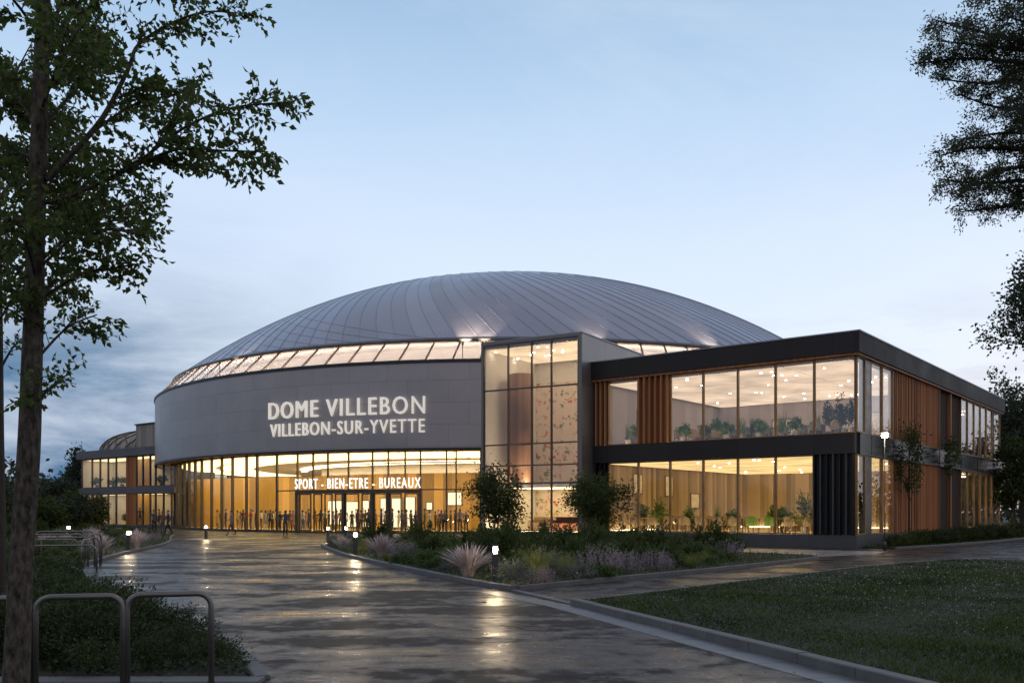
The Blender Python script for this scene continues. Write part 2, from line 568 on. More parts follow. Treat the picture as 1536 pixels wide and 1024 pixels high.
def asphalt():
    m, nt, out = nmat('wet_asphalt')
    L = nt.links
    p = N(nt, 'ShaderNodeBsdfPrincipled')
    tc = N(nt, 'ShaderNodeTexCoord')
    mp = N(nt, 'ShaderNodeMapping')
    mp.inputs['Scale'].default_value = (0.55, 1.0, 1)
    mp.inputs['Rotation'].default_value = (0, 0, 0.35)
    L.new(tc.outputs['Object'], mp.inputs[0])
    big = N(nt, 'ShaderNodeTexNoise', Scale=0.62, Detail=6.0, Roughness=0.6, Distortion=0.4)
    L.new(mp.outputs[0], big.inputs['Vector'])
    fine = N(nt, 'ShaderNodeTexNoise', Scale=17.0, Detail=8.0, Roughness=0.75)
    L.new(tc.outputs['Object'], fine.inputs['Vector'])
    med = N(nt, 'ShaderNodeTexNoise', Scale=2.6, Detail=6.0, Roughness=0.65)
    L.new(tc.outputs['Object'], med.inputs['Vector'])
    # wet share: 1 = standing water
    comb = N(nt, 'ShaderNodeMath', _operation='MULTIPLY_ADD')
    comb.inputs[1].default_value = 0.30
    L.new(med.outputs['Fac'], comb.inputs[0])
    bs = N(nt, 'ShaderNodeMath', _operation='MULTIPLY')
    bs.inputs[1].default_value = 0.75
    L.new(big.outputs['Fac'], bs.inputs[0])
    L.new(bs.outputs[0], comb.inputs[2])
    wet = ramp(nt, comb.outputs[0], [(0.485, 0.0), (0.535, 0.28), (0.58, 0.45), (0.68, 0.85)])
    spk = N(nt, 'ShaderNodeTexNoise', Scale=150.0, Detail=2.0, Roughness=0.8)
    L.new(tc.outputs['Object'], spk.inputs['Vector'])
    mixn = N(nt, 'ShaderNodeMath', _operation='MULTIPLY_ADD')
    mixn.inputs[1].default_value = 0.45
    L.new(spk.outputs['Fac'], mixn.inputs[0])
    m6 = N(nt, 'ShaderNodeMath', _operation='MULTIPLY')
    m6.inputs[1].default_value = 0.55
    L.new(med.outputs['Fac'], m6.inputs[0])
    L.new(m6.outputs[0], mixn.inputs[2])
    dry = ramp(nt, mixn.outputs[0], [(0.38, (0.016, 0.015, 0.015)), (0.5, (0.048, 0.044, 0.042)), (0.62, (0.125, 0.113, 0.103))])
    mx = N(nt, 'ShaderNodeMix', _data_type='RGBA')
    L.new(wet.outputs[0], mx.inputs[0])
    L.new(dry.outputs[0], mx.inputs[6])
    mx.inputs[7].default_value = (0.010, 0.0095, 0.010, 1)
    L.new(mx.outputs[2], p.inputs['Base Color'])
    ro = N(nt, 'ShaderNodeMapRange')
    ro.inputs['From Min'].default_value = 0
    ro.inputs['From Max'].default_value = 1
    ro.inputs['To Min'].default_value = 0.44
    ro.inputs['To Max'].default_value = 0.05
    L.new(wet.outputs[0], ro.inputs['Value'])
    rm = N(nt, 'ShaderNodeMath', _operation='MULTIPLY_ADD')
    rm.inputs[1].default_value = 0.16
    L.new(med.outputs['Fac'], rm.inputs[0])
    sub = N(nt, 'ShaderNodeMath', _operation='SUBTRACT')
    sub.inputs[1].default_value = 0.07
    L.new(ro.outputs[0], sub.inputs[0])
    L.new(sub.outputs[0], rm.inputs[2])
    L.new(rm.outputs[0], p.inputs['Roughness'])
    sp_ = N(nt, 'ShaderNodeMapRange')
    sp_.inputs['To Min'].default_value = 0.02
    sp_.inputs['To Max'].default_value = 0.5
    L.new(wet.outputs[0], sp_.inputs['Value'])
    L.new(sp_.outputs[0], p.inputs['Specular IOR Level'])
    inv = N(nt, 'ShaderNodeMath', _operation='SUBTRACT')
    inv.inputs[0].default_value = 1.0
    L.new(wet.outputs[0], inv.inputs[1])
    st = N(nt, 'ShaderNodeMath', _operation='MULTIPLY_ADD')
    st.inputs[1].default_value = 0.75
    st.inputs[2].default_value = 0.02
    L.new(inv.outputs[0], st.inputs[0])
    b = N(nt, 'ShaderNodeBump', Distance=0.012)
    L.new(st.outputs[0], b.inputs['Strength'])
    L.new(fine.outputs['Fac'], b.inputs['Height'])
    b2 = N(nt, 'ShaderNodeBump', Strength=0.10, Distance=0.03)
    L.new(med.outputs['Fac'], b2.inputs['Height'])
    L.new(b2.outputs[0], b.inputs['Normal'])
    L.new(b.outputs[0], p.inputs['Normal'])
    L.new(p.outputs[0], out.inputs[0])
    return m


M['asphalt'] = asphalt()


def mural_mat():
    """abstract splashes of colour on a cream wall"""
    m, nt, out = nmat('painted_mural')
    L = nt.links
    p = N(nt, 'ShaderNodeBsdfPrincipled', Roughness=0.7)
    tc = N(nt, 'ShaderNodeTexCoord')
    nz = N(nt, 'ShaderNodeTexNoise', Scale=1.1, Detail=6.0, Roughness=0.7)
    L.new(tc.outputs['Object'], nz.inputs['Vector'])
    add = N(nt, 'ShaderNodeVectorMath', _operation='MULTIPLY_ADD')
    add.inputs[1].default_value = (2.0, 2.0, 2.0)
    L.new(nz.outputs['Color'], add.inputs[0])
    L.new(tc.outputs['Object'], add.inputs[2])
    vo = N(nt, 'ShaderNodeTexVoronoi', Scale=2.3)
    L.new(add.outputs[0], vo.inputs['Vector'])
    dot = ramp(nt, vo.outputs['Distance'], [(0.30, 1.0), (0.42, 0.0)])
    hue = N(nt, 'ShaderNodeSeparateColor')
    L.new(vo.outputs['Color'], hue.inputs[0])
    col = ramp(nt, hue.outputs[0], [(0.0, (0.45, 0.06, 0.05)), (0.2, (0.62, 0.2, 0.12)), (0.38, (0.6, 0.38, 0.3)), (0.5, (0.14, 0.25, 0.10)), (0.62, (0.55, 0.42, 0.1)), (0.75, (0.12, 0.2, 0.28)), (0.9, (0.6, 0.3, 0.32))])
    pick = N(nt, 'ShaderNodeMath', _operation='GREATER_THAN')
    pick.inputs[1].default_value = 0.2
    L.new(hue.outputs[1], pick.inputs[0])
    mask = N(nt, 'ShaderNodeMath', _operation='MULTIPLY')
    L.new(dot.outputs[0], mask.inputs[0])
    L.new(pick.outputs[0], mask.inputs[1])
    n2 = N(nt, 'ShaderNodeTexNoise', Scale=0.45, Detail=4.0)
    L.new(tc.outputs['Object'], n2.inputs['Vector'])
    area = ramp(nt, n2.outputs['Fac'], [(0.30, 0.0), (0.44, 1.0)])
    mask2 = N(nt, 'ShaderNodeMath', _operation='MULTIPLY')
    L.new(mask.outputs[0], mask2.inputs[0])
    L.new(area.outputs[0], mask2.inputs[1])
    base = ramp(nt, nz.outputs['Fac'], [(0.3, (0.70, 0.60, 0.50)), (0.7, (0.74, 0.66, 0.60))])
    mx = N(nt, 'ShaderNodeMix', _data_type='RGBA')
    L.new(mask2.outputs[0], mx.inputs[0])
    L.new(base.outputs[0], mx.inputs[6])
    L.new(col.outputs[0], mx.inputs[7])
    L.new(mx.outputs[2], p.inputs['Base Color'])
    L.new(p.outputs[0], out.inputs[0])
    return m


M['mural'] = mural_mat()
M['column'] = wood_mat('column_timber', (0.30, 0.17, 0.11), 0.6, 0.2, 'x', var=0.3)


def quad_window(parent, bl, br, tr, tl, fw, fd, gm, fm, name='window', thick=0.024):
    """glazed unit between four corners (in the parent's space): pane with a frame as its child"""
    P = [Vector(q) for q in (bl, br, tr, tl)]
    n = (P[1] - P[0]).cross(P[3] - P[0]).normalized()
    g = 0.002

    def inset(d):
        res = []
        for i in range(4):
            a = (P[(i + 1) % 4] - P[i]).normalized()
            b = (P[i - 1] - P[i]).normalized()
            res.append(P[i] + (a + b) * d)
        return res
    mb = MB()
    q = inset(fw - 0.01)
    for s_, rev in ((thick / 2, False), (-thick / 2, True)):
        c = [p + n * s_ for p in q]
        mb.quad(*(reversed(c) if rev else c))
    for i in range(4):
        j = (i + 1) % 4
        mb.quad(q[i] - n * thick / 2, q[j] - n * thick / 2, q[j] + n * thick / 2, q[i] + n * thick / 2)
    pane = mb.build(name, gm, parent)
    fb = MB()
    o, i_ = inset(g), inset(fw)
    for k in range(4):
        j = (k + 1) % 4
        h = n * fd / 2
        fb.quad(o[k] + h, o[j] + h, i_[j] + h, i_[k] + h)
        fb.quad(o[j] - h, o[k] - h, i_[k] - h, i_[j] - h)
        fb.quad(o[k] - h, o[j] - h, o[j] + h, o[k] + h)
        fb.quad(i_[j] - h, i_[k] - h, i_[k] + h, i_[j] + h)
    fb.build(name + '_frame', fm, pane)
    return pane

M['fascia_light'] = panel_mat('pale_fascia', (0.17, 0.165, 0.17), 0.5, 0.2, 1.93, 4.0, spec=0.3, gap=0.01, var=0.1, seam=0.6)
# ================================================================== the round arena
CEN = Vector((0, 108, 0))
R_DRUM, Z0, Z1 = 39.26, 6.46, 13.05
R_DOME, ZD, ZTOP = 37.5, 14.95, 27.75
R_GL = 37.4


def pol(az, r, z):
    return Vector((r * math.sin(az), -r * math.cos(az), z))


def az_at(px, r):
    k = (px - 768) / F
    A = 1 + k * k
    B = -2 * CEN.y
    C_ = CEN.y ** 2 - r * r
    Y = (-B - math.sqrt(max(0, B * B - 4 * A * C_))) / (2 * A)
    return math.atan2(k * Y, CEN.y - Y)


def dome_z(r):
    q = r / R_DOME
    return ZTOP - (ZTOP - ZD) * (0.95 * q ** 2.2 + 0.05 * q ** 3)


arena = empty('domed_arena', CEN, 0, 'round arena hall with grey drum, glazed lit lobby and a bulging metal dome roof', 'arena')


def ring(mb, r, z0, z1, a0, a1, n, m=0, uv=True, flip=False):
    for i in range(n):
        a, b = a0 + (a1 - a0) * i / n, a0 + (a1 - a0) * (i + 1) / n
        q = [pol(a, r, z0), pol(b, r, z0), pol(b, r, z1), pol(a, r, z1)]
        u = [(a * r, z0), (b * r, z0), (b * r, z1), (a * r, z1)]
        if flip:
            q.reverse()
            u.reverse()
        mb.quad(*q, m=m, uv=u if uv else None)
    return mb


def disc(mb, r0, r1, z, a0, a1, n, m=0, up=True, zo=None):
    zo = z if zo is None else zo
    for i in range(n):
        a, b = a0 + (a1 - a0) * i / n, a0 + (a1 - a0) * (i + 1) / n
        q = [pol(a, r0, z), pol(a, r1, zo), pol(b, r1, zo), pol(b, r0, z)]
        if not up:
            q.reverse()
        mb.quad(*q, m=m)
    return mb


PI2 = 2 * math.pi
o = ring(MB(), R_DRUM, Z0, Z1, -math.pi, math.pi, 288).build('drum_wall', M['drum'], arena, smooth=True)
mb = MB()
disc(mb, R_GL - 0.2, R_DRUM - 0.003, Z0 + 0.01, -math.pi, math.pi, 180, up=False)
mb.build('drum_soffit', M['soffit'], arena)
mb = MB()
ring(mb, R_DRUM + 0.09, Z1 - 0.10, Z1 + 0.08, -math.pi, math.pi, 288, uv=False)
disc(mb, R_DRUM - 0.25, R_DRUM + 0.09, Z1 + 0.08, -math.pi, math.pi, 288)
disc(mb, R_DRUM + 0.003, R_DRUM + 0.09, Z1 - 0.10, -math.pi, math.pi, 288, up=False)
ring(mb, R_DRUM + 0.05, Z0 - 0.10, Z0 + 0.07, -math.pi, math.pi, 288, uv=False)
disc(mb, R_DRUM + 0.003, R_DRUM + 0.05, Z0 + 0.07, -math.pi, math.pi, 288)
disc(mb, R_DRUM - 0.15, R_DRUM + 0.05, Z0 - 0.10, -math.pi, math.pi, 288, up=False)
mb.build('drum_rim', M['trim'], arena)


# --- dome: sheet-metal gores with raised seams
def twist(a):
    t = 0.5 - 0.5 * math.tanh((a + 0.28) / 0.25)
    return R(34) + 0 * t


def dpos(a, r, lift=0.0, s=1.0):
    q = r / R_DOME
    aa = a - (twist(a) * (1 - q) if s > 0 else R(125) * (1 - q) ** 0.8)
    p = pol(aa, r, dome_z(r))
    if lift:
        e = 0.05
        sl = (dome_z(r + e) - dome_z(r - e)) / (2 * e)
        nrm = Vector((-sl * math.sin(aa), sl * math.cos(aa), 1)).normalized()
        p = p + nrm * lift
    return p


mb = MB()
NA, NR = 288, 40
rr = [R_DOME * (i / NR) ** 0.8 for i in range(NR + 1)]
NG = 144
for i in range(NA):
    a, b = -math.pi + PI2 * i / NA, -math.pi + PI2 * (i + 1) / NA
    ua, ub = a / PI2 * NG * 5.2, b / PI2 * NG * 5.2
    for j in range(NR):
        r0_, r1_ = rr[j], rr[j + 1]
        mb.quad(dpos(a, r1_), dpos(b, r1_), dpos(b, r0_), dpos(a, r0_), uv=[(ua, r1_), (ub, r1_), (ub, r0_), (ua, r0_)])
dome = mb.build('dome_roof', M['zinc'], arena, smooth=True)


def seam(mb, a, w, h, s=1.0, r_in=2.5):
    n = 34
    prev = None
    for j in range(n + 1):
        r = r_in + (R_DOME - r_in) * j / n
        c = dpos(a, r, 0, s)
        c2 = dpos(a, r, h, s)
        aa = math.atan2(c.x, -c.y)
        t = Vector((math.cos(aa), math.sin(aa), 0)) * (w / 2)
        cur = (c - t, c2 - t * 0.6, c2 + t * 0.6, c + t)
        if prev:
            for k in range(3):
                mb.quad(prev[k], prev[k + 1], cur[k + 1], cur[k])
        prev = cur


mb = MB()
for i in range(NG):
    seam(mb, -math.pi + PI2 * (i + 0.5) / NG, 0.08, 0.04, r_in=1.0 if i % 12 == 0 else (6 if i % 4 == 0 else (13 if i % 2 == 0 else 20)))
for i in range(22):
    a = R(-112) + R(5.0) * i
    seam(mb, a, 0.05, 0.02, s=-1, r_in=27 + (i % 3))
mb.build('roof_seam', M['seam'], dome)
mb = MB()
ring(mb, R_DOME + 0.16, ZD - 0.14, ZD + 0.06, -math.pi, math.pi, 216, uv=False)
disc(mb, R_DOME - 0.3, R_DOME + 0.16, ZD + 0.28, -math.pi, math.pi, 216, zo=ZD + 0.06)
disc(mb, R_DOME - 0.2, R_DOME + 0.16, ZD - 0.14, -math.pi, math.pi, 216, up=False)
mb.build('dome_eave', M['trim'], arena)

# --- spot lamps and stems added on the rim to put glows on the dome
for px, pw in ((330, 1200), (694, 4500), (724, 2600), (905, 2200), (1092, 3000)):
    a = az_at(px, 39.2)
    q = pol(a, 39.24, Z1 + 1.3)
    mb = MB()
    mb.tube([q - Vector((0, 0, 1.22)), q - Vector((0, 0, 0.1))], 0.03, sides=6)
    mb.lathe([(0.06, -0.11), (0.09, 0.0), (0.09, 0.12), (0.07, 0.13)], 12, c=tuple(q))
    up = mb.build('added_uplight', M['trim'], arena)
    ld = bpy.data.lights.new('added_uplight_lamp', 'SPOT')
    ld.energy = pw
    ld.color = (1.0, 0.74, 0.50)
    ld.spot_size = R(46)
    ld.spot_blend = 0.9
    ld.shadow_soft_size = 0.05
    lo_ = bpy.data.objects.new('added_uplight_lamp', ld)
    lo_.location = pol(a, 39.24, Z1 + 1.5)
    lo_.rotation_euler = (pol(a, 39.24, Z1 + 1.5) - pol(a, 35.2, 16.6)).to_track_quat('Z', 'Y').to_euler()
    link(lo_, arena)

# --- clerestory: leaning lit windows between drum and dome
A0, DA = R(-112), R(3.1)
NCL = 60
for i in range(NCL):
    a, b = A0 + DA * i, A0 + DA * (i + 1)
    tw = R(0.5)
    quad_window(arena, pol(a, 39.12, Z1 + 0.1), pol(b, 39.12, Z1 + 0.1), pol(b + tw, R_DOME + 0.02, ZD - 0.15), pol(a + tw, R_DOME + 0.02, ZD - 0.15), 0.05, 0.14, M['glass_cl'], M['bronze'], 'clerestory_window')
mb = MB()
aE = A0 + DA * NCL
for i in range(90):
    a, b = aE + (PI2 - DA * NCL) * i / 90, aE + (PI2 - DA * NCL) * (i + 1) / 90
    mb.quad(pol(a, 39.12, Z1 + 0.1), pol(b, 39.12, Z1 + 0.1), pol(b, R_DOME, ZD - 0.15), pol(a, R_DOME, ZD - 0.15))
mb.build('roof_collar', M['zinc'], arena)
mb = MB()
disc(mb, 35.0, 39.1, Z1 + 0.03, -math.pi, math.pi, 120)
ring(mb, 35.0, Z1 + 0.03, ZD + 1.0, -math.pi, math.pi, 120, uv=False)
disc(mb, 35.0, R_DOME - 0.05, ZD - 0.2, -math.pi, math.pi, 120, up=False)
mb.build('gallery_lining', M['white'], arena)
mb = MB()
disc(mb, 38.0, 38.4, Z1 + 0.09, A0, aE, 120)
mb.build('gallery_light', M['strip_gallery'], arena)

# --- glazed lobby
px_m = [262, 265.5, 270.5, 277, 284, 293, 303, 317.6, 333, 349, 370, 386, 416, 446.5, 470, 492, 523, 559, 582.6, 608, 631, 670, 684.4, 721]
azs = [az_at(p, R_GL) for p in px_m]
azs = [R(-104), R(-97), R(-92), R(-87), R(-83), R(-79), R(-75.5)] + [a for a in azs if a > R(-72.5)]
a = azs[-1]
while a < R(40):
    a += R(3.0)
    azs.append(a)
azE0, azE1 = az_at(447, R_GL), az_at(631, R_GL)
for i in range(len(azs) - 1):
    a, b = azs[i], azs[i + 1]
    mid = 0.5 * (a + b)
    door = azE0 - 0.002 < mid < azE1
    tr = mid > az_at(416, R_GL)
    if tr:
        quad_window(arena, pol(a, R_GL, 3.42), pol(b, R_GL, 3.42), pol(b, R_GL, Z0), pol(a, R_GL, Z0), 0.045, 0.2, M['glass'], M['bronze'], 'lobby_window')
        if not door:
            quad_window(arena, pol(a, R_GL, 0.12), pol(b, R_GL, 0.12), pol(b, R_GL, 3.42), pol(a, R_GL, 3.42), 0.045, 0.2, M['glass'], M['bronze'], 'lobby_window')
    else:
        quad_window(arena, pol(a, R_GL, 0.12), pol(b, R_GL, 0.12), pol(b, R_GL, Z0), pol(a, R_GL, Z0), 0.06 if mid > R(-50) else 0.10, 0.24, M['glass'], M['bronze'], 'lobby_window')
mb = MB()
ring(mb, R_GL + 0.12, 0.0, 0.12, -math.pi, math.pi, 160, uv=False)
disc(mb, R_GL - 0.12, R_GL + 0.12, 0.12, -math.pi, math.pi, 160)
ring(mb, R_GL, 0.1, Z0, azs[-1], PI2 + azs[0], 120, uv=False)
mb.build('lobby_sill', M['bronze'], arena)
# entrance doors
bounds = [447.6, 468.6, 485, 500.7, 516, 540.5, 559, 582.6, 604.7, 630]
mb = MB()
ra = R_GL + 0.18
for k, p in enumerate([446] + [516, 559, 582.6] + [631]):
    a = az_at(p, R_GL)
    w = 0.10 / R_GL
    q0 = [pol(a - w, R_GL - 0.2, 0), pol(a + w, R_GL - 0.2, 0), pol(a + w, ra, 0), pol(a - w, ra, 0)]
    mb.prism([(p_.x, p_.y) for p_ in reversed(q0)], 0.0, 3.45)
n = 16
for i in range(n):
    a, b = azE0 + (azE1 - azE0) * i / n, azE0 + (azE1 - azE0) * (i + 1) / n
    q0 = [pol(a, ra + 0.01, 0), pol(b, ra + 0.01, 0), pol(b, R_GL - 0.21, 0), pol(a, R_GL - 0.21, 0)]
    mb.prism([(p_.x, p_.y) for p_ in q0], 3.16, 3.46)
mb.build('entrance_portal', M['bronze'], arena)
for i in range(len(bounds) - 1):
    a, b = az_at(bounds[i], R_GL) + 0.0032, az_at(bounds[i + 1], R_GL) - 0.0032
    d = quad_window(arena, pol(a, R_GL, 0.125), pol(b, R_GL, 0.125), pol(b, R_GL, 3.15), pol(a, R_GL, 3.15), 0.09, 0.10, M['glass'], M['bronze'], 'door')
    h = MB()
    s = 1 if i % 2 else -1
    hp = pol(b - 0.0062 if i % 2 == 0 else a + 0.0062, R_GL + 0.12, 0)
    h.tube([hp + Vector((0, 0, 0.9)), hp + Vector((0, 0, 2.0))], 0.022)
    h.build('handle', M['steel'], d)
# lobby interior
mb = MB()
disc(mb, 4, R_GL - 0.13, 0.06, -math.pi, math.pi, 120)
mb.build('lobby_floor', M['floor'], arena)
mb = MB()
disc(mb, 4, R_GL - 0.15, 6.40, -math.pi, math.pi, 120, up=False)
mb.build('lobby_ceiling', M['ceil'], arena)
mb = MB()


def wall_r(a):
    t = max(0.0, min(1.0, (R(-45) - a) / R(40)))
    return 27.0 + 10.1 * (t * t * (3 - 2 * t))


us = 0.0
for i in range(130):
    a, b = R(-110) + R(210) * i / 130, R(-110) + R(210) * (i + 1) / 130
    pa, pb = pol(a, wall_r(a), 0), pol(b, wall_r(b), 0)
    ua, ub = us, us + (pb - pa).length
    us = ub
    zt = Vector((0, 0, 5.15))
    zb = Vector((0, 0, 0.06))
    mb.quad(pa + zb, pb + zb, pb + zt, pa + zt, uv=[(ua, 0.06), (ub, 0.06), (ub, 5.15), (ua, 5.15)])
    ia, ib = pol(a, wall_r(a) - 1.2, 5.15), pol(b, wall_r(b) - 1.2, 5.15)
    mb.quad(pa + zt, pb + zt, ib, ia)
mb.build('lobby_timber_wall', M['lobbywood'], arena)
mb = MB()
ring(mb, 22.0, 0.06, 6.40, -math.pi, math.pi, 100, uv=False)
mb.build('lobby_back_wall', M['white'], arena)
mb = MB()
for r0_, r1_ in ((33.3, 36.7), (29.4, 32.7)):
    for i in range(24):
        a = R(-112) + R(7.0) * i
        disc(mb, r0_, r1_, 6.33, a, a + R(6.7), 4, up=False)
        ring(mb, r1_, 6.33, 6.39, a, a + R(6.7), 4, uv=False)
mb.build('ceiling_glow_ring', M['lum_lobby'], arena)  # glowing rings added so the lobby ceiling looks lit
mb = MB()
for i in range(30):
    a = R(-80) + R(4.5) * i
    disc(mb, 23.6, 24.2, 6.2, a, a + R(4.0), 2, up=False)
mb.build('ceiling_glow_ring', M['strip_cream'], arena)
M['opening_glow'] = emat('glow_opening', (1.0, 0.80, 0.52), 1.5)  # glow put in place of bright openings in the lobby wall
for (p0, p1, z0, z1) in ((492, 512, 0.5, 2.7), (519, 537, 0.3, 2.6), (543, 553, 0.3, 2.7), (571, 581, 0.3, 2.9), (588, 603, 0.3, 2.9), (607, 622, 0.2, 3.0), (672, 692, 2.3, 3.4), (640, 648, 1.9, 2.5)):
    mb = MB()
    ring(mb, 27.08, z0, z1, az_at(p0, 27.08), az_at(p1, 27.08), 6, uv=False)
    ring(mb, 27.04, z0 - 0.05, z1 + 0.05, az_at(p0, 27.08) - 0.003, az_at(p1, 27.08) + 0.003, 6, m=1, uv=False)
    mb.build('glow_opening', [M['opening_glow'], M['bronze']], arena)


# ------------------------------------------------------------------ lettering bent round the drum
def bent_text(name, body, pxs, pxe, z, cap, rad, extr, m, parent, bold=0.0, space=1.0, shift=0.0):
    if bold:
        bent_text(name, body, pxs, pxe, z, cap, rad, extr + 0.004, m, parent, 0.0, space, -bold)
        shift = bold
    cu = bpy.data.curves.new('lettering', 'FONT')
    cu.body = body
    cu.size = 1.0
    cu.extrude = 0.5
    cu.space_character = space
    cu.resolution_u = 3
    t = bpy.data.objects.new('lettering', cu)
    COL.objects.link(t)
    bpy.context.view_layer.update()
    dg = bpy.context.evaluated_depsgraph_get()
    me = bpy.data.meshes.new_from_object(t.evaluated_get(dg))
    bpy.data.objects.remove(t)
    co = np.empty(len(me.vertices) * 3)
    me.vertices.foreach_get('co', co)
    co = co.reshape(-1, 3)
    x0, x1 = co[:, 0].min(), co[:, 0].max()
    capn = 0.729
    a0, a1 = az_at(pxs, rad), az_at(pxe, rad)
    aa = a0 + (co[:, 0] - x0) / (x1 - x0) * (a1 - a0) + shift / rad
    rr_ = rad + (co[:, 2] + 0.5) * extr
    out = np.stack([rr_ * np.sin(aa), -rr_ * np.cos(aa), z + co[:, 1] / capn * cap], 1)
    me.vertices.foreach_set('co', out.astype(np.float32).ravel())
    me.materials.clear()
    me.materials.append(m)
    me.polygons.foreach_set('material_index', [0] * len(me.polygons))
    me.name = name
    me.update()
    o = bpy.data.objects.new(name, me)
    return link(o, parent)


sg = empty('building_sign', CEN, 0, 'large cream raised letters reading DOME VILLEBON with VILLEBON-SUR-YVETTE below on the grey drum', 'sign')
bent_text('letters', 'DOME VILLEBON', 405, 638, 9.12, 1.40, R_DRUM + 0.06, 0.22, M['sign'], sg, 0.0, 1.18)
bent_text('letters', 'VILLEBON-SUR-YVETTE', 407, 637.5, 7.70, 1.08, R_DRUM + 0.06, 0.18, M['sign'], sg, 0.0, 1.2)
sg2 = empty('entrance_sign', CEN, 0, 'thin glowing white letters reading SPORT - BIEN-ETRE - BUREAUX above the entrance doors', 'sign')
bent_text('letters', 'SPORT - BIEN-ETRE - BUREAUX', 443, 631, 3.56, 0.86, R_GL + 0.2, 0.06, M['sign2'], sg2, 0.0, 1.25)

# ================================================================== right office wing
WA = math.atan2(-0.622, 0.783)
wing = empty('office_wing', (15.9, 42.4, 0), WA, 'two-storey black-banded office wing with lit glass corner and timber cladding', 'office building')
XL, DEP = -14.47, 32.8
B_ = lambda name, m, parent=wing, **k: None


def part(name, m, *boxes, parent=wing, uvxz=None):
    mb = MB()
    for b in boxes:
        mb.box(*b)
    o = mb.build(name, m, parent)
    if uvxz:
        me = o.data
        ul = me.uv_layers.new(name='UVMap')
        for p in me.polygons:
            nx = abs(p.normal.x)
            for li in p.loop_indices:
                v = me.vertices[me.loops[li].vertex_index].co
                ul.data[li].uv = ((v.y if nx > 0.5 else v.x), v.z)
    return o


part('plinth', M['plinth'], (XL, 0.06, -0.0, 0.3, -0.2, 0.60), (-0.24, 0.06, 0.302, DEP, -0.2, 0.60))
part('floor_band', M['fascia'], (XL, 0.0, -0.10, 0.4, 4.41, 5.36), uvxz=True)
part('spandrel', M['spandrel'], (-0.3, 0.10, 0.402, DEP, 4.42, 5.35))
part('spandrel_trim', M['bronze'], (-0.3, 0.13, 0.404, DEP + 0.02, 5.352, 5.40), (-0.3, 0.13, 0.404, DEP + 0.02, 4.37, 4.418), *[(0.102, 0.125, y - 0.03, y + 0.03, 4.42, 5.35) for y in (2.16, 3.95, 5.75, 10.2, 14.9, 17.6, 20.3, 25)])
part('roof_fascia', M['fascia'], (XL - 0.1, 0.06, -0.28, 0.10, 9.05, 10.0), uvxz=True)
part('roof_fascia', M['fascia_rib'], (-0.04, 0.28, 0.102, DEP + 0.3, 9.05, 10.0), (0.062, 0.28, -0.28, 0.10, 9.05, 10.0), uvxz=True)
part('roof_flashing', M['flash'], (XL - 0.1, 0.31, -0.31, DEP + 0.32, 10.002, 10.06))
part('roof_soffit', M['woodx'], (XL, 0.2, -0.2, 0.5, 8.94, 9.046), (-0.4, 0.2, 0.502, DEP + 0.2, 8.94, 9.046))
part('roof_slab', M['trim'], (XL, -0.05, 0.12, DEP, 9.06, 9.9))
part('floor_slab', M['trim'], (XL, -0.31, 0.42, DEP, 4.50, 5.30))
part('ground_slab', M['trim'], (XL, -0.25, 0.31, DEP, 0.0, 0.58))
part('upper_ceiling', M['ceil'], (XL + 0.02, -0.3, 0.5, 15.2, 8.86, 8.935))
part('upper_floor', M['floor'], (XL + 0.02, -0.3, 0.45, DEP - 0.4, 5.302, 5.36))
part('lower_ceiling', M['ceil'], (XL + 0.02, -0.3, 0.42, 19.0, 4.40, 4.495))
part('lower_floor', M['floor'], (XL + 0.02, -0.3, 0.35, DEP - 0.4, 0.582, 0.62))
part('partition_wall', M['greywall'], (-14.4, -0.25, 15.2, 15.4, 5.37, 8.93))
part('partition_wall', M['greywally'], (-14.34, -14.2, 0.5, 15.19, 5.37, 8.85))
part('partition_wall', M['curtain'], (-14.4, -0.25, 19.0, 19.2, 0.63, 4.49))
part('partition_wall', M['curtainy'], (-14.3, -14.1, 0.6, 18.98, 0.63, 4.39))
part('end_wall', M['trim'], (XL, -0.02, DEP - 0.3, DEP, 0.62, 9.05))
part('side_wall', M['trim'], (XL, XL + 0.12, 0.3, DEP - 0.31, 0.62, 9.0))
# upper front glazing
GY = 0.12
gx = [(-13.55, -11.62), (-9.66, -7.76), (-7.76, -5.85), (-5.85, -3.88), (-3.88, -1.96), (-1.96, -0.02)]
for x0, x1 in gx:
    quad_window(wing, (x0, GY, 5.37), (x1, GY, 5.37), (x1, GY, 8.94), (x0, GY, 8.94), 0.05, 0.14, M['glass_up'], M['gold'])
for x0, x1 in [(-13.5, -11.62), (-11.62, -9.68), (-9.68, -7.76), (-7.76, -5.85), (-5.85, -3.88), (-3.88, -1.98)]:
    quad_window(wing, (x0, GY, 0.61), (x1, GY, 0.61), (x1, GY, 4.40), (x0, GY, 4.40), 0.05, 0.14, M['glass'], M['gold'])
part('timber_panel', M['woodx'], (-11.6, -9.70, 0.14, 0.24, 5.37, 8.935))
for k in range(6):
    x = -11.52 + k * 0.345
    part('timber_fin', M['woodx'], (x, x + 0.075, -0.16, 0.139, 5.365, 8.935))
part('dark_panel', M['wooddark'], (-14.42, -13.57, 0.16, 0.26, 5.37, 8.935), (-14.42, -13.52, 0.16, 0.26, 0.61, 4.40))
for k in range(3):
    x = -14.3 + k * 0.29
    part('timber_fin', M['woodx'], (x, x + 0.07, -0.08, 0.159, 5.365, 8.935))
    part('black_fin', M['black'], (x, x + 0.07, -0.08, 0.159, 0.605, 4.405))
part('black_panel', M['black'], (-1.95, -0.05, 0.10, 0.22, 0.605, 4.405))
for k in range(7):
    x = -1.94 + k * 0.303
    part('black_fin', M['darksteel' if k % 2 else 'black'], (x, x + 0.055, -0.09, 0.099, 0.602, 4.408))
# side elevation
SX = 0.0


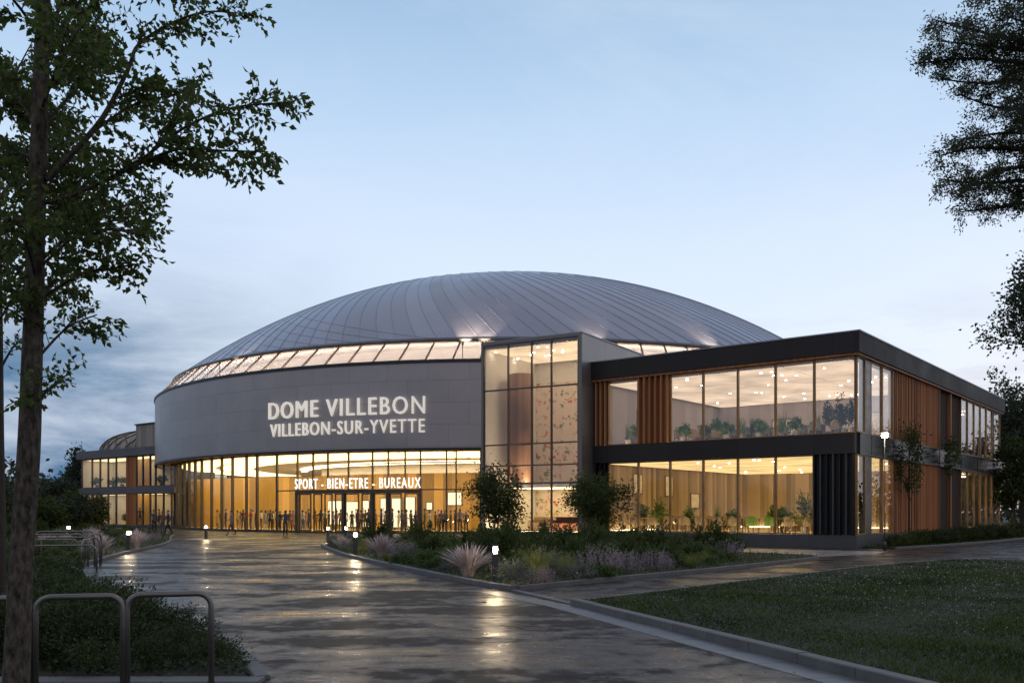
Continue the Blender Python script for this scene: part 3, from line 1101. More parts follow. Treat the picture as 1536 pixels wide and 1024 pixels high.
def side_win(y0, y1, z0, z1, gm, fw=0.05):
    quad_window(wing, (SX, y0, z0), (SX, y1, z0), (SX, y1, z1), (SX, y0, z1), fw, 0.14, gm, M['gold'])


for z0, z1, gm in ((5.40, 8.94, M['glass_up']), (0.61, 4.37, M['glass'])):
    for y0, y1 in ((0.10, 1.30), (2.14, 3.93), (3.97, 5.74), (20.35, 22.2), (22.2, 24.1), (24.1, 26.0), (26.0, 27.9), (27.9, 29.8)):
        side_win(y0, y1, z0, z1, gm, 0.06)
    part('corner_post', M['bronze'], (-0.25, 0.06, 1.32, 2.12, z0, z1 - 0.004))
    part('timber_cladding', M['wood'], (-0.2, 0.02, 5.76, 14.88, z0, z1 - 0.004), *[(0.021, 0.07, 5.80 + k * 0.304, 5.84 + k * 0.304, z0, z1 - 0.004) for k in range(30)])
    part('timber_cladding', M['wooddark'], (-0.3, -0.1, 14.9, 17.55, z0, z1 - 0.004), (-0.3, -0.06, 17.72, 20.33, z0, z1 - 0.004))
    part('timber_post', M['wood'], (-0.2, 0.09, 17.56, 17.71, z0, z1 - 0.004))
    part('timber_post', M['wood'], (-0.2, 0.09, 14.885, 14.97, z0, z1 - 0.004))
    part('corner_post', M['trim'], (-0.25, 0.03, 29.82, 30.2, z0, z1 - 0.004))
    side_win(30.2, DEP - 0.3, z0, z1, gm, 0.06)
part('back_room_wall', M['curtainy'], (-6.2, -6.0, 19.21, DEP - 0.31, 0.63, 4.39))
part('back_room_wall', M['greywally'], (-6.2, -6.0, 15.41, DEP - 0.31, 5.37, 8.85))
part('back_room_ceiling', M['ceil'], (-6.0, -0.3, 19.21, DEP - 0.31, 4.40, 4.49), (-6.0, -0.3, 15.41, DEP - 0.31, 8.86, 8.935))
# lamps in the wing, with added glowing ceilings and floor strips
part('added_floor_glow', M['strip_floor'], (-13.9, -2.1, 0.36, 0.42, 0.622, 0.64), (-13.9, -0.5, 0.46, 0.52, 5.362, 5.38), (-14.0, -13.94, 1.0, 18.5, 0.622, 0.64), (-13.5, -0.5, 18.8, 18.86, 0.622, 0.64))  # glowing strips added to brighten furniture and wall bottoms
part('glow_ceiling', M['lum_low'], *[(x, x + 3.3, y, y + 3.0, 4.372, 4.396) for x in (-13.9, -10.5, -7.1, -3.7) for y in (0.6, 3.7, 6.8, 9.9, 13.0, 16.0)])  # glowing sheets added under the ceiling to light the lower room
part('glow_ceiling', M['lum_up'], *[(x, x + 3.3, y, y + 2.8, 8.832, 8.856) for x in (-13.9, -10.5, -7.1, -3.7) for y in (0.7, 3.6, 6.5, 9.4, 12.3)])  # same added glow for the upper room
part('light_panel', M['strip_warm'], (-4, -1.5, 21, 21.2, 4.20, 4.23), (-4, -1.5, 25, 25.2, 4.20, 4.23), (-4, -1.5, 29, 29.2, 4.20, 4.23))
part('light_panel', M['strip_white'], (-4, -1.5, 22, 22.2, 8.60, 8.63), (-4, -1.5, 28, 28.2, 8.60, 8.63))
rl = random.Random(3)
dl = MB()
dl.lathe([(0.06, 0.0), (0.06, 0.02)], 10)
dme = dl.mesh('downlight', M['down'])
for k in range(34):
    o = bpy.data.objects.new('downlight', dme)
    o.location = (rl.uniform(-13, -0.7), rl.uniform(0.8, 14.5), 8.80)
    link(o, wing)
for k in range(22):
    o = bpy.data.objects.new('downlight', dme)
    o.location = (rl.uniform(-13, -0.7), rl.uniform(1.0, 18), 4.34)
    link(o, wing)

# ================================================================== glass atrium between drum and wing
AA = math.atan2(-0.514, 0.858)
atr = empty('glass_atrium', (3.84, 50.2, 0), AA, 'tall cubic glass entrance tower with grey metal sides beside the drum', 'atrium')
AX, AD, AT = -6.56, 19.0, 11.57
P = lambda name, m, *b, **k: part(name, m, *b, parent=atr, **k)
P('plinth', M['plinth'], (AX, 0.0, -0.02, 0.3, -0.2, 0.58))
P('side_wall', M['atrium_metal'], (-0.22, 0.0, 0.05, AD, -0.1, AT - 0.06), uvxz=True)
P('side_wall', M['atrium_metal'], (AX, AX + 0.16, 0.05, AD, -0.1, AT - 0.06), uvxz=True)
P('roof_slab', M['atrium_metal'], (AX + 0.17, -0.23, 0.05, AD, AT - 0.35, AT - 0.07), uvxz=True)
P('roof_edge', M['flash'], (AX - 0.03, 0.05, -0.04, 0.20, AT - 0.058, AT), (-0.25, 0.05, 0.201, AD, AT - 0.058, AT))
P('front_frame', M['steel'], (AX, AX + 0.14, -0.03, 0.048, 0.58, AT - 0.06), (-0.22, 0.0, -0.03, 0.048, 0.58, AT - 0.06), (AX + 0.141, -0.221, -0.03, 0.048, AT - 0.2, AT - 0.06))
axs = [AX + 0.15, -4.74, -3.18, -1.92, -0.23]
zs = [0.59, 4.33, 5.55, 8.72, AT - 0.21]
for i in range(4):
    for j in range(4):
        quad_window(atr, (axs[i], 0.04, zs[j]), (axs[i + 1], 0.04, zs[j]), (axs[i + 1], 0.04, zs[j + 1]), (axs[i], 0.04, zs[j + 1]), 0.04, 0.12, M['glass_at'], M['bronze'])
P('atrium_floor', M['floor'], (AX + 0.17, -0.23, 0.31, 7.0, 0.4, 0.58))
P('back_wall', M['white'], (AX + 0.17, -0.23, 6.2, 6.4, 0.582, AT - 0.36))
P('painted_mural', M['mural'], (AX + 0.22, -0.24, 6.1, 6.19, 0.7, 9.9))
P('wall_lining', M['white'], (AX + 0.165, AX + 0.21, 0.12, 6.19, 0.582, AT - 0.36))
P('atrium_ceiling', M['ceil'], (AX + 0.17, -0.23, 0.12, 6.19, AT - 0.42, AT - 0.352))
mb = MB()
mb.lathe([(0.72, 3.31), (0.72, 9.9)], 28, c=(-5.2, 2.3, 0))
mb.build('timber_column', M['column'], atr, smooth=True)
P('mezzanine', M['ceil'], (AX + 0.22, -0.24, 1.5, 6.09, 3.12, 3.3))
P('glow_ceiling', M['lum_at'], *[(x, x + 1.45, y, y + 2.7, AT - 0.452, AT - 0.43) for x in (-6.3, -4.8, -3.3, -1.8) for y in (0.3, 3.1)])  # glowing sheets added below the atrium ceiling
P('added_wash_strip', M['strip_wash'], (-6.2, -0.4, 0.42, 0.5, 0.583, 0.60), (-6.2, -0.5, 1.72, 1.8, 3.302, 3.32), (-0.42, -0.36, 0.9, 5.5, AT - 0.52, AT - 0.5))  # glowing strips added to brighten the mural and walls
for k in range(14):
    o = bpy.data.objects.new('downlight', dme)
    o.location = (rl.uniform(-6.2, -0.5), rl.uniform(0.5, 5.2), AT - 0.50)
    link(o, atr)
P('light_panel', M['lum_lobby'], (-6.0, -0.6, 2.0, 5.6, 3.095, 3.115))
P('mezzanine_upstand', M['bronze'], (AX + 0.22, -0.24, 1.49, 1.62, 3.304, 3.42), (AX + 0.22, -0.24, 0.33, 0.40, 0.585, 0.66))  # lips added to hide the glowing strips from view

# ================================================================== smaller office wing on the far left
LX = 19.75
lw_ = empty('side_wing', (-49.2, 104, 0), WA, 'small two-storey lit office wing half hidden by the far end of the drum', 'office building')
P = lambda name, m, *b, **k: part(name, m, *b, parent=lw_, **k)
ZA, ZB, ZC, ZD2, ZE = 0.25, 3.62, 4.32, 7.6, 8.4
P('plinth', M['plinth'], (0, LX, 0, 0.3, -0.2, ZA))
P('floor_band', M['fascia_light'], (0, LX, -0.10, 0.4, ZB, ZC), uvxz=True)
P('roof_fascia', M['fascia_light'], (-0.1, LX, -0.25, 12, ZD2, ZE), uvxz=True)
P('roof_flashing', M['flash'], (-0.13, LX, -0.28, 12, ZE + 0.002, ZE + 0.05))
wp = [(0.13, 0.45), (LX - 0.5, 0.45), (16.2, 2.2), (13.1, 4.0), (0.13, 4.0)]
mb = MB()
mb.prism(wp, ZC - 0.1, ZC)
mb.prism(wp, ZA - 0.1, ZA)
mb.build('interior_floor', M['floor'], lw_)
mb = MB()
mb.prism(wp, ZB + 0.01, ZB + 0.08)
mb.prism(wp, ZD2 - 0.1, ZD2 - 0.004)
mb.build('interior_ceiling', M['ceil'], lw_)
mb = MB()
wq = wp[1:]
for i in range(len(wq) - 1):
    (xa, ya), (xb, yb) = wq[i], wq[i + 1]
    mb.quad((xa, ya, ZA), (xb, yb, ZA), (xb, yb, ZD2), (xa, ya, ZD2))
mb.build('back_wall', M['white'], lw_)
P('end_wall', M['white'], (0, 0.12, 0.3, 4.0, ZA, ZD2 - 0.004))
P('rear_block', M['trim'], (0.0, 8.5, 4.05, 12.0, 0.0, ZD2 - 0.004))
P('glow_ceiling', M['lum_side'], *[(x, x + 1.8, 0.7, 2.0 if x > 12 else 3.6, z - 0.03, z - 0.005) for x in (0.5, 2.5, 4.5, 6.5, 8.5, 10.5, 12.5, 14.5, 16.2) for z in (ZB + 0.01, ZD2 - 0.1)])  # glowing sheets added below both ceilings of the small wing


def lxy(px, y):   # the same for points a distance y behind the facade
    k = (px - 768) / F
    return (k * (104 + 0.783 * y) + 49.2 - 0.622 * y) / (0.783 + 0.622 * k)


def lxw(px):   # photo column to the local x on this facade
    k = (px - 768) / F
    return (k * 104 + 49.2) / (0.783 + 0.622 * k)


seq = [(121.5, 137, 'g'), (137, 149, 'g'), (149, 161, 'g'), (161, 173, 'g'), (173, 189, 'g'), (189, 203, 'w'), (203.5, 213, 'o'), (213, 224, 'g'), (224, 232, 'g'), (232, 244, 'g'), (244, 256, 'g'), (256, 270, 'g')]
for p0, p1, t in seq:
    x0, x1 = lxw(p0), lxw(p1)
    for z0, z1 in ((ZA + 0.01, ZB - 0.004), (ZC + 0.004, ZD2 - 0.004)):
        if t == 'w':
            P('timber_cladding', M['woodx'], (x0, x1, 0.02, 0.2, z0, z1), *[(x0 + 0.1 + k * 0.3, x0 + 0.15 + k * 0.3, -0.06, 0.019, z0, z1) for k in range(int((x1 - x0) / 0.3))])
        else:
            quad_window(lw_, (x0, 0.12, z0), (x1, 0.12, z0), (x1, 0.12, z1), (x0, 0.12, z1), 0.08, 0.16, M['glass'], M['bronze'])
P('timber_wall', M['lobbywood'], (lxy(203, 2.5), lxy(224, 2.5), 2.5, 2.6, ZA, ZB), (lxy(203, 2.5), lxy(224, 2.5), 2.5, 2.6, ZC, ZD2 - 0.11))
# curved lattice-clad plant room on its roof
mb = MB()
x0, x1 = lxy(157, 6.0), lxy(250, 2.3)
xm = lxy(204, 2.3)
H = 2.75
sec = 14
M['weather'] = wood_mat('weathered_boards', (0.36, 0.325, 0.28), 0.8, 0.35, 'x', var=0.4)
M['lattice'] = mat('lattice_timber', (0.17, 0.15, 0.125), 0.8, var=0.4)


def prow(u, v):
    """u 0..1 round the quarter end (pi..pi/2), v 0..1 up the dome"""
    a = math.pi / 2 * u
    t = math.pi / 2 * v
    return Vector((xm - (xm - x0) * math.cos(t) ** 0.5 * math.cos(a) ** 0.9, 7.5 - 5.2 * math.cos(t) ** 0.7 * math.sin(a) ** 0.8, ZE + 0.04 + H * math.sin(t) ** 0.85))


for i in range(10):
    for j in range(10):
        mb.quad(prow(i / 10, j / 10), prow((i + 1) / 10, j / 10), prow((i + 1) / 10, (j + 1) / 10), prow(i / 10, (j + 1) / 10))
mb.box(xm, x1, 2.3, 11.5, ZE + 0.04, ZE + 0.04 + H)
pr = mb.build('plant_room', M['weather'], lw_)
mb = MB()
for i in range(9):
    pts = [prow(min(1, max(0, i / 8 + 0.35 * (j / 12 - 0.3))), j / 12) + Vector((-0.04, -0.06, 0.03)) for j in range(13)]
    mb.tube(pts, 0.06, sides=5)
    pts = [prow(min(1, max(0, i / 8 - 0.35 * (j / 12 - 0.3))), j / 12) + Vector((-0.04, -0.06, 0.03)) for j in range(13)]
    mb.tube(pts, 0.06, sides=5)
mb.build('lattice', M['lattice'], pr)
mb = MB()
mb.box(xm - 0.1, x1, 2.15, 11.6, ZE + 0.04 + H, ZE + 0.16 + H)
mb.build('roof_edge', M['trim'], pr)
# ================================================================== ground
def sheet(name, pts, z, m, kind='structure', h=None):
    mb = MB()
    if h:
        mb.prism(pts, z - h, z)
    else:
        n = len(mb.v)
        mb.v += [(p[0], p[1], z) for p in pts]
        mb.f.append(tuple(range(len(pts))))
        mb.m.append(0)
    return tag(mb.build(name, m), kind=kind)


sheet('ground', [(-900, -300), (900, -300), (900, 1500), (-900, 1500)], -0.03, M['earth'])
sheet('plaza', [(-46, -12), (60, -12), (60, 118), (-46, 118)], -0.008, M['asphalt'])


def ccw(p):
    a = sum(p[i][0] * p[(i + 1) % len(p)][1] - p[(i + 1) % len(p)][0] * p[i][1] for i in range(len(p)))
    return p if a > 0 else p[::-1]


def inside(P_, x, y):
    c = False
    n = len(P_)
    for i in range(n):
        x0, y0 = P_[i]
        x1, y1 = P_[i - 1]
        if (y0 > y) != (y1 > y) and x < (x1 - x0) * (y - y0) / (y1 - y0) + x0:
            c = not c
    return c


def edge_dist(P_, x, y):
    d = 1e9
    n = len(P_)
    for i in range(n):
        ax, ay = P_[i]
        bx, by = P_[(i + 1) % n]
        t = max(0, min(1, ((x - ax) * (bx - ax) + (y - ay) * (by - ay)) / max(1e-9, (bx - ax) ** 2 + (by - ay) ** 2)))
        d = min(d, math.hypot(x - ax - t * (bx - ax), y - ay - t * (by - ay)))
    return d


def strip(name, pts, w0, w1, z0, z1, m, unit=1.0):
    """kerb or channel along a polyline, laid in units of about a metre with open joints; w0..w1 is measured to its right"""
    P_ = [Vector((p[0], p[1])) for p in pts]
    seg = [(P_[i + 1] - P_[i]).length for i in range(len(P_) - 1)]
    tot = sum(seg)

    def frame(d):
        d = max(0.0, min(tot - 1e-6, d))
        for i, l_ in enumerate(seg):
            if d <= l_ or i == len(seg) - 1:
                t = (P_[i + 1] - P_[i]).normalized()
                c = P_[i] + t * d
                # blend the direction with the neighbours so that the units meet at bends
                a, b = max(0, i - 1), min(len(seg) - 1, i + 1)
                f = d / max(1e-6, l_)
                ta = (P_[a + 1] - P_[a]).normalized()
                tb_ = (P_[b + 1] - P_[b]).normalized()
                tt = (t + (ta * (0.5 - f) if f < 0.5 else tb_ * (f - 0.5))).normalized()
                return c, Vector((tt.y, -tt.x))
            d -= l_
    rk = random.Random(len(pts) * 7 + int(tot))
    n = max(1, round(tot / unit))
    mb = MB()
    for k in range(n):
        j = rk.uniform(-0.004, 0.004) if z1 - z0 > 0.05 else 0.0
        d0, d1 = tot * k / n + 0.005, tot * (k + 1) / n - 0.005
        dm = (d0 + d1) / 2
        for da, db in ((d0, dm), (dm, d1)):
            (ca, na), (cb, nb) = frame(da), frame(db)
            e = 0.012
            q = [ca + na * w0, ca + na * w1, cb + nb * w1, cb + nb * w0]
            q2 = [ca + na * (w0 + e), ca + na * (w1 - e), cb + nb * (w1 - e), cb + nb * (w0 + e)]
            zt, zm = z1 + j, z1 + j - (e if z1 - z0 > 0.05 else 0.0005)
            A_ = [(v.x, v.y, z0) for v in q]
            M_ = [(v.x, v.y, zm) for v in q]
            T_ = [(v.x, v.y, zt) for v in q2]
            mb.quad(T_[0], T_[1], T_[2], T_[3])
            for a, b in ((0, 1), (1, 2), (2, 3), (3, 0)):
                mb.quad(M_[a], M_[b], T_[b], T_[a])
                mb.quad(A_[a], A_[b], M_[b], M_[a])
    return tag(mb.build(name, m), kind='structure')


def smooth_poly(pts, k=4):
    out = []
    for i in range(len(pts) - 1):
        p0 = pts[max(0, i - 1)]
        p1, p2 = pts[i], pts[i + 1]
        p3 = pts[min(len(pts) - 1, i + 2)]
        for j in range(k):
            t = j / k
            out.append(tuple(0.5 * (2 * p1[q] + (p2[q] - p0[q]) * t + (2 * p0[q] - 5 * p1[q] + 4 * p2[q] - p3[q]) * t * t + (3 * p1[q] - p0[q] - 3 * p2[q] + p3[q]) * t ** 3) for q in (0, 1)))
    out.append(tuple(pts[-1]))
    return out


# lawn on the right
lawn_front = [gp(868, 906), gp(1000, 939), gp(1340, 1024), (5.9, 3.0)]
lawn_back = [gp(880, 905), gp(1036, 885.6), gp(1212, 863.6), gp(1300, 852.6), gp(1423, 842), (16.5, 31.2), (19, 28.5), (26, 22)]
LAWN = [lawn_front[0]] + lawn_back[0:] + [(26, 3.0)] + lawn_front[::-1][:-1]
LAWN = ccw(LAWN)
sheet('lawn_soil', LAWN, 0.075, M['turf'], h=0.08)
strip('lawn_kerb', lawn_front, 0.0, 0.17, -0.02, 0.115, M['kerb'])
strip('drain_strip', [gp(760, 885.5)] + lawn_front, 0.175, 0.62, -0.02, -0.003, M['gutter'])
strip('path_kerb', smooth_poly(lawn_back, 3), -0.1, 0.0, -0.02, 0.085, M['kerb'])
# planting bed in the middle
bed_front = smooth_poly([(-9.1, 44.8), gp(487, 820), gp(520, 833), gp(600, 851.5), gp(700, 872.5), gp(752, 881.5), gp(775, 884.5)], 5)
bed_side = smooth_poly([gp(775, 884.5), gp(900, 872), gp(1000, 862.3), gp(1080, 854.5), gp(1225, 838.5)], 4)
bed_back = [(11.2, 34.2), (8.4, 37.4), (4, 42), (0, 46), (-8.2, 47)]
BED = ccw(bed_front + bed_side[1:] + bed_back)
sheet('bed_soil', BED, 0.07, M['soil'], h=0.08)
strip('bed_kerb', bed_front, -0.02, 0.15, -0.02, 0.11, M['kerb'])
strip('path_kerb', bed_side, -0.02, 0.10, -0.02, 0.10, M['kerb'])
strip('path_kerb', [bed_side[-1]] + bed_back + [bed_front[0]], -0.02, 0.10, -0.02, 0.10, M['kerb'])
# kerb that carries on from the bed to the lawn across the path mouth
strip('path_kerb', [gp(775, 884.5), gp(868, 906)], 0.0, 0.16, -0.02, 0.02, M['kerb'])
# pale paved walk at the foot of the wing
M['paving'] = mat('pale_paving', (0.30, 0.28, 0.27), 0.32, var=0.3, scale=1.5, bump=0.1, rvar=0.12)
sheet('walkway', ccw([(-1.5, 49.5), (4.0, 46.8), (15.0, 39.9), (16.2, 39.4), (14.5, 36.6), (11.9, 34.9), (8.6, 38.0), (4.2, 42.6), (0.2, 46.7)]), -0.003, M['paving'])
# left planting bed and foreground bed
left_kerb = smooth_poly([(-24.5, 66), gp(255, 806), gp(247, 816), gp(187.5, 830), gp(140.6, 843), gp(118, 848)], 4)
LBED = ccw(left_kerb + [(-22, 28.2), (-45, 34), (-45, 92), (-38, 88)])
sheet('bed_soil', LBED, 0.07, M['soil'], h=0.08)
strip('bed_kerb', left_kerb, -0.15, 0.02, -0.02, 0.11, M['kerb'])
fk = [(-11.5, 24.5), (-8.3, 18.5), (-4.1, 12.4), (-2.62, 9.3)]
FBED = ccw(smooth_poly(fk, 4) + [(-14, 9.3), (-16, 24)])
sheet('bed_soil', FBED, 0.015, M['soil'], h=0.08)
strip('bed_kerb', smooth_poly(fk, 4), -0.16, 0.0, -0.02, 0.035, M['kerb'])
strip('bed_kerb', [(-14, 9.296), (-2.5, 9.296)], 0.0, 0.3, -0.02, 0.033, M['kerb'])
# planted strip along the timber side of the wing
q0 = Vector((15.9, 42.4))
vv, nn_ = Vector((0.622, 0.783)), Vector((0.783, -0.622))
SBED = ccw([tuple(q0 + vv * a + nn_ * b) for a, b in ((0.6, 0.15), (0.6, 1.6), (6, 2.4), (14, 3.1), (32, 3.6), (60, 4), (60, 0.15), (33.5, 0.15))])
sheet('bed_soil', SBED, 0.06, M['turf'], h=0.07)
strip('path_kerb', [tuple(q0 + vv * a + nn_ * b) for a, b in ((0.6, 1.6), (6, 2.4), (14, 3.1), (32, 3.6), (60, 4))], 0, 0.12, -0.02, 0.09, M['kerb'])
RL = ccw([(21.5, 32.2), (26, 40), (45, 62), (60, 62), (60, 22), (27.5, 22.5)])
sheet('lawn_soil', [(21.5, 33.5), (40, 20), (60, 22), (60, 62), (45, 57)], 0.05, M['turf'], h=0.06)


# ------------------------------------------------------------------ scattered turf, ground cover
def scatter(poly, n, rng, dens=None):
    P_ = np.array(poly)
    lo, hi = P_.min(0), P_.max(0)
    out = []
    while len(out) < n:
        x, y = rng.uniform(lo[0], hi[0]), rng.uniform(lo[1], hi[1])
        if dens and rng.random() > dens(x, y):
            continue
        if inside(poly, x, y):
            out.append((x, y))
    return np.array(out)


def in_view(x, y, m=0.05):
    return abs(x) < (0.56 + m) * y + 1.0


gd = lambda x, y: (min(1.0, (11.0 / max(6, y)) ** 1.5) if in_view(x, y) else 0.0)
p = scatter(LAWN, 80000, RNG, gd)
yy = p[:, 1]
patch = np.sin(p[:, 0] * 1.7 + np.sin(p[:, 1] * 1.1) * 2) * 0.5 + np.sin(p[:, 0] * 0.6 - p[:, 1] * 0.8) * 0.5
V, Q = blades(np.column_stack([p, np.full(len(p), 0.07)]), RNG.uniform(0.014, 0.055, len(p)) * (1 + 0.45 * patch), 0.0028 + yy * 0.00034, RNG, 1.4)
g = link(bpy.data.objects.new('lawn_grass', np_mesh('lawn_grass', V, Q, M['turfblade'])))
tag(g, 'short damp mown grass covering the wide lawn', 'grass', kind='stuff')
p = scatter(LAWN, 900, RNG, lambda x, y: (0.15 + 0.85 * (x > 6)) * (1 if in_view(x, y) and y > 9 else 0))  # small pale flecks scattered over the lawn
pz = np.column_stack([p, RNG.uniform(0.10, 0.14, len(p))])
V, Q = leaf_cards(pz, RNG.normal(size=(len(p), 3)) * [1, 1, 0.25], 0.010 + p[:, 1] * 0.0011, 0.007 + p[:, 1] * 0.0006, RNG)
g = link(bpy.data.objects.new('lawn_flowers', np_mesh('lawn_flowers', V, Q, M['daisy'])))
tag(g, 'tiny pale daisies and petals sprinkled over the lawn', 'flowers', kind='stuff')
p = scatter(BED, 9000, RNG)
V, Q = blades(np.column_stack([p, np.full(len(p), 0.06)]), RNG.uniform(0.05, 0.22, len(p)), 0.012 + p[:, 1] * 0.0003, RNG, 1.0)
g = link(bpy.data.objects.new('ground_cover', np_mesh('ground_cover', V, Q, M['bedleaf'])))
tag(g, 'low green ground cover between shrubs of the central bed', 'ground cover', kind='stuff')
p = scatter(LBED, 6000, RNG, lambda x, y: 1.0 if y < 75 else 0.3)
V, Q = blades(np.column_stack([p, np.full(len(p), 0.06)]), RNG.uniform(0.08, 0.3, len(p)), 0.02 + p[:, 1] * 0.0004, RNG, 1.0)
g = link(bpy.data.objects.new('ground_cover', np_mesh('ground_cover', V, Q, M['bedleaf'])))
tag(g, 'low green ground cover in the bed by the far wing', 'ground cover', kind='stuff')
p = scatter(SBED, 5000, RNG)
V, Q = blades(np.column_stack([p, np.full(len(p), 0.05)]), RNG.uniform(0.05, 0.14, len(p)), 0.02 + p[:, 1] * 0.0003, RNG, 1.0)
g = link(bpy.data.objects.new('ground_cover', np_mesh('ground_cover', V, Q, M['turfblade'])))
tag(g, 'grass verge along the timber side of the office wing', 'grass', kind='stuff')


# ------------------------------------------------------------------ shrubs (meshes shared by the copies)
def shrub_mesh(name, rx, rz, n, L, W, m, seed, stems=26):
    rng = np.random.default_rng(seed)
    Pn, Dn = [], []
    for s_ in range(stems):
        an = rng.uniform(0, 2 * np.pi)
        el = rng.uniform(0.25, 1.5)
        d = np.array([math.cos(an) * math.cos(el) * rx, math.sin(an) * math.cos(el) * rx, (0.25 + 0.75 * math.sin(el)) * rz]) * rng.uniform(0.72, 1.12)
        k = n // stems
        t = rng.uniform(0.25, 1.0, k) ** 0.7
        base = np.array([math.cos(an), math.sin(an), 0]) * rx * 0.12
        q = base + d * t[:, None] + rng.normal(size=(k, 3)) * (0.06 * rx + 0.02)
        q[:, 2] += -0.12 * rz * (t * 1.0) ** 2 + 0.02
        Pn.append(q)
        Dn.append(d / np.linalg.norm(d) * 0.8 + rng.normal(size=(k, 3)) * 0.65)
    Pn = np.concatenate(Pn)
    Pn[:, 2] = np.maximum(Pn[:, 2], 0.02)
    V_, Q_ = leaf_cards(Pn, np.concatenate(Dn), L * rng.uniform(0.6, 1.3, len(Pn)), W, rng)
    return np_mesh(name, V_, Q_, m)


def tuft_mesh(name, r, h, n, w, m, seed, arch=0.9, segs=3, plume=None):
    """arching grass blades of several segments; plume gives feathery heads"""
    rng = np.random.default_rng(seed)
    V_, Q_ = [], []
    k = 0
    for i in range(n):
        an = rng.uniform(0, 2 * np.pi)
        d = np.array([math.cos(an), math.sin(an), 0])
        s_ = np.array([-math.sin(an), math.cos(an), 0]) * w
        hh = h * rng.uniform(0.55, 1.08)
        out = r * rng.uniform(0.05, 1.0)
        b = d * rng.uniform(0, 0.22) * r
        for j in range(segs + 1):
            t = j / segs
            c = b + d * out * t ** 1.6 + np.array([0, 0, hh * (t - 0.28 * arch * t * t * (out / r))])
            ww = s_ * (1 - t * 0.92)
            if plume is not None:
                ww = s_ * (0.35 + 1.9 * max(0, math.sin(math.pi * min(1, max(0, (t - 0.45) / 0.55)))))
            V_ += [c - ww, c + ww]
            if j:
                Q_.append((k + 2 * j - 2, k + 2 * j - 1, k + 2 * j + 1, k + 2 * j))
        k += 2 * (segs + 1)
    return np_mesh(name, np.array(V_), np.array(Q_), m)


def spike_mesh(name, r, h, n, m, seed):
    """a cushion of upright flower spikes built of many small florets"""
    rng = np.random.default_rng(seed)
    P_, D_ = [], []
    for i in range(n):
        an, q = rng.uniform(0, 2 * np.pi), math.sqrt(rng.random())
        b = np.array([math.cos(an), math.sin(an), 0]) * r * q
        d = np.array([b[0] * 0.5, b[1] * 0.5, 1.0]) + rng.normal(size=3) * 0.08
        hh = h * rng.uniform(0.65, 1.1) * (1 - 0.35 * q * q)
        t = np.linspace(0.15, 1.0, 14)
        P_.append(b + d * hh * t[:, None] + rng.normal(size=(14, 3)) * 0.012)
        D_.append(np.tile(d, (14, 1)) + rng.normal(size=(14, 3)) * 0.8)
    P_ = np.concatenate(P_)
    V_, Q_ = leaf_cards(P_, np.concatenate(D_), 0.05, 0.022, rng)
    return np_mesh(name, V_, Q_, m)


SH = {
    'green': [shrub_mesh('green_shrub', 0.52, 0.62, 900, 0.10, 0.05, M['bedleaf'], 20 + k) for k in range(3)],
    'tall': [shrub_mesh('tall_shrub', 0.6, 0.95, 1000, 0.12, 0.05, M['treeleaf'], 30 + k) for k in range(2)],
    'sage': [shrub_mesh('sage_shrub', 0.5, 0.55, 1100, 0.10, 0.022, M['sage'], 40 + k, 44) for k in range(2)],
    'lav': [spike_mesh('lavender', 0.48, 0.62, 110, M['lav'], 50 + k) for k in range(2)],
    'grass': [tuft_mesh('grass_tuft', 0.55, 0.72, 260, 0.007, M['grassleaf'], 60 + k) for k in range(2)],
    'plume': [tuft_mesh('plume_grass', 0.66, 0.78, 240, 0.0085, M['plume'], 70 + k, plume=1, segs=5) for k in range(2)],
    'fern': [shrub_mesh('low_shrub', 0.6, 0.34, 700, 0.12, 0.045, M['bedleaf'], 80 + k) for k in range(2)],
    'dark': [shrub_mesh('dark_shrub', 0.72, 0.78, 2400, 0.062, 0.03, M['shrubleaf'], 90 + k, 46) for k in range(3)],
    'spray': [shrub_mesh('spray_shrub', 0.7, 0.62, 1500, 0.07, 0.026, M['shrubleaf'], 95 + k, 30) for k in range(2)],
    'hedge': [shrub_mesh('hedge_bush', 0.85, 0.85, 1800, 0.09, 0.045, M['shrubleaf'], 99 + k, 40) for k in range(2)],
}
NM = {'green': 'green_shrub', 'tall': 'tall_shrub', 'sage': 'sage_shrub', 'lav': 'lavender_plant', 'grass': 'ornamental_grass', 'plume': 'feather_grass', 'fern': 'low_shrub', 'dark': 'dark_shrub', 'spray': 'dark_shrub', 'hedge': 'hedge_bush'}
CT = {'green': 'shrub', 'tall': 'shrub', 'sage': 'shrub', 'lav': 'flowering plant', 'grass': 'grass clump', 'plume': 'grass clump', 'fern': 'shrub', 'dark': 'shrub', 'spray': 'shrub', 'hedge': 'hedge'}
DESC = {'green': 'mid-green leafy shrub', 'tall': 'tall dark green shrub', 'sage': 'grey-green narrow-leaved shrub', 'lav': 'mauve flowering plant with upright spikes', 'grass': 'yellow-green arching grass clump', 'plume': 'pinkish feathery grass clump', 'fern': 'low spreading green shrub', 'dark': 'dense dark shrub', 'spray': 'loose dark shrub with sprays', 'hedge': 'dark hedge bush'}


def plant(kind, x, y, s, where, label=None, z=0.06):
    o = bpy.data.objects.new(NM[kind], random.choice(SH[kind]))
    o.location = (x, y, z)
    o.rotation_euler = (0, 0, random.uniform(0, 6.28))
    o.scale = (s * random.uniform(0.9, 1.12),) * 2 + (s * random.uniform(0.85, 1.15),)
    link(o)
    lab = label or (DESC[kind] + ' ' + where)
    tag(o, lab, CT[kind], None if label else (DESC[kind] + 's ' + where))
    return o


PLACED = []


def free(x, y, d):
    for (a, b, c) in PLACED:
        if math.hypot(a - x, b - y) < (c + d) * 0.5:
            return False
    return True


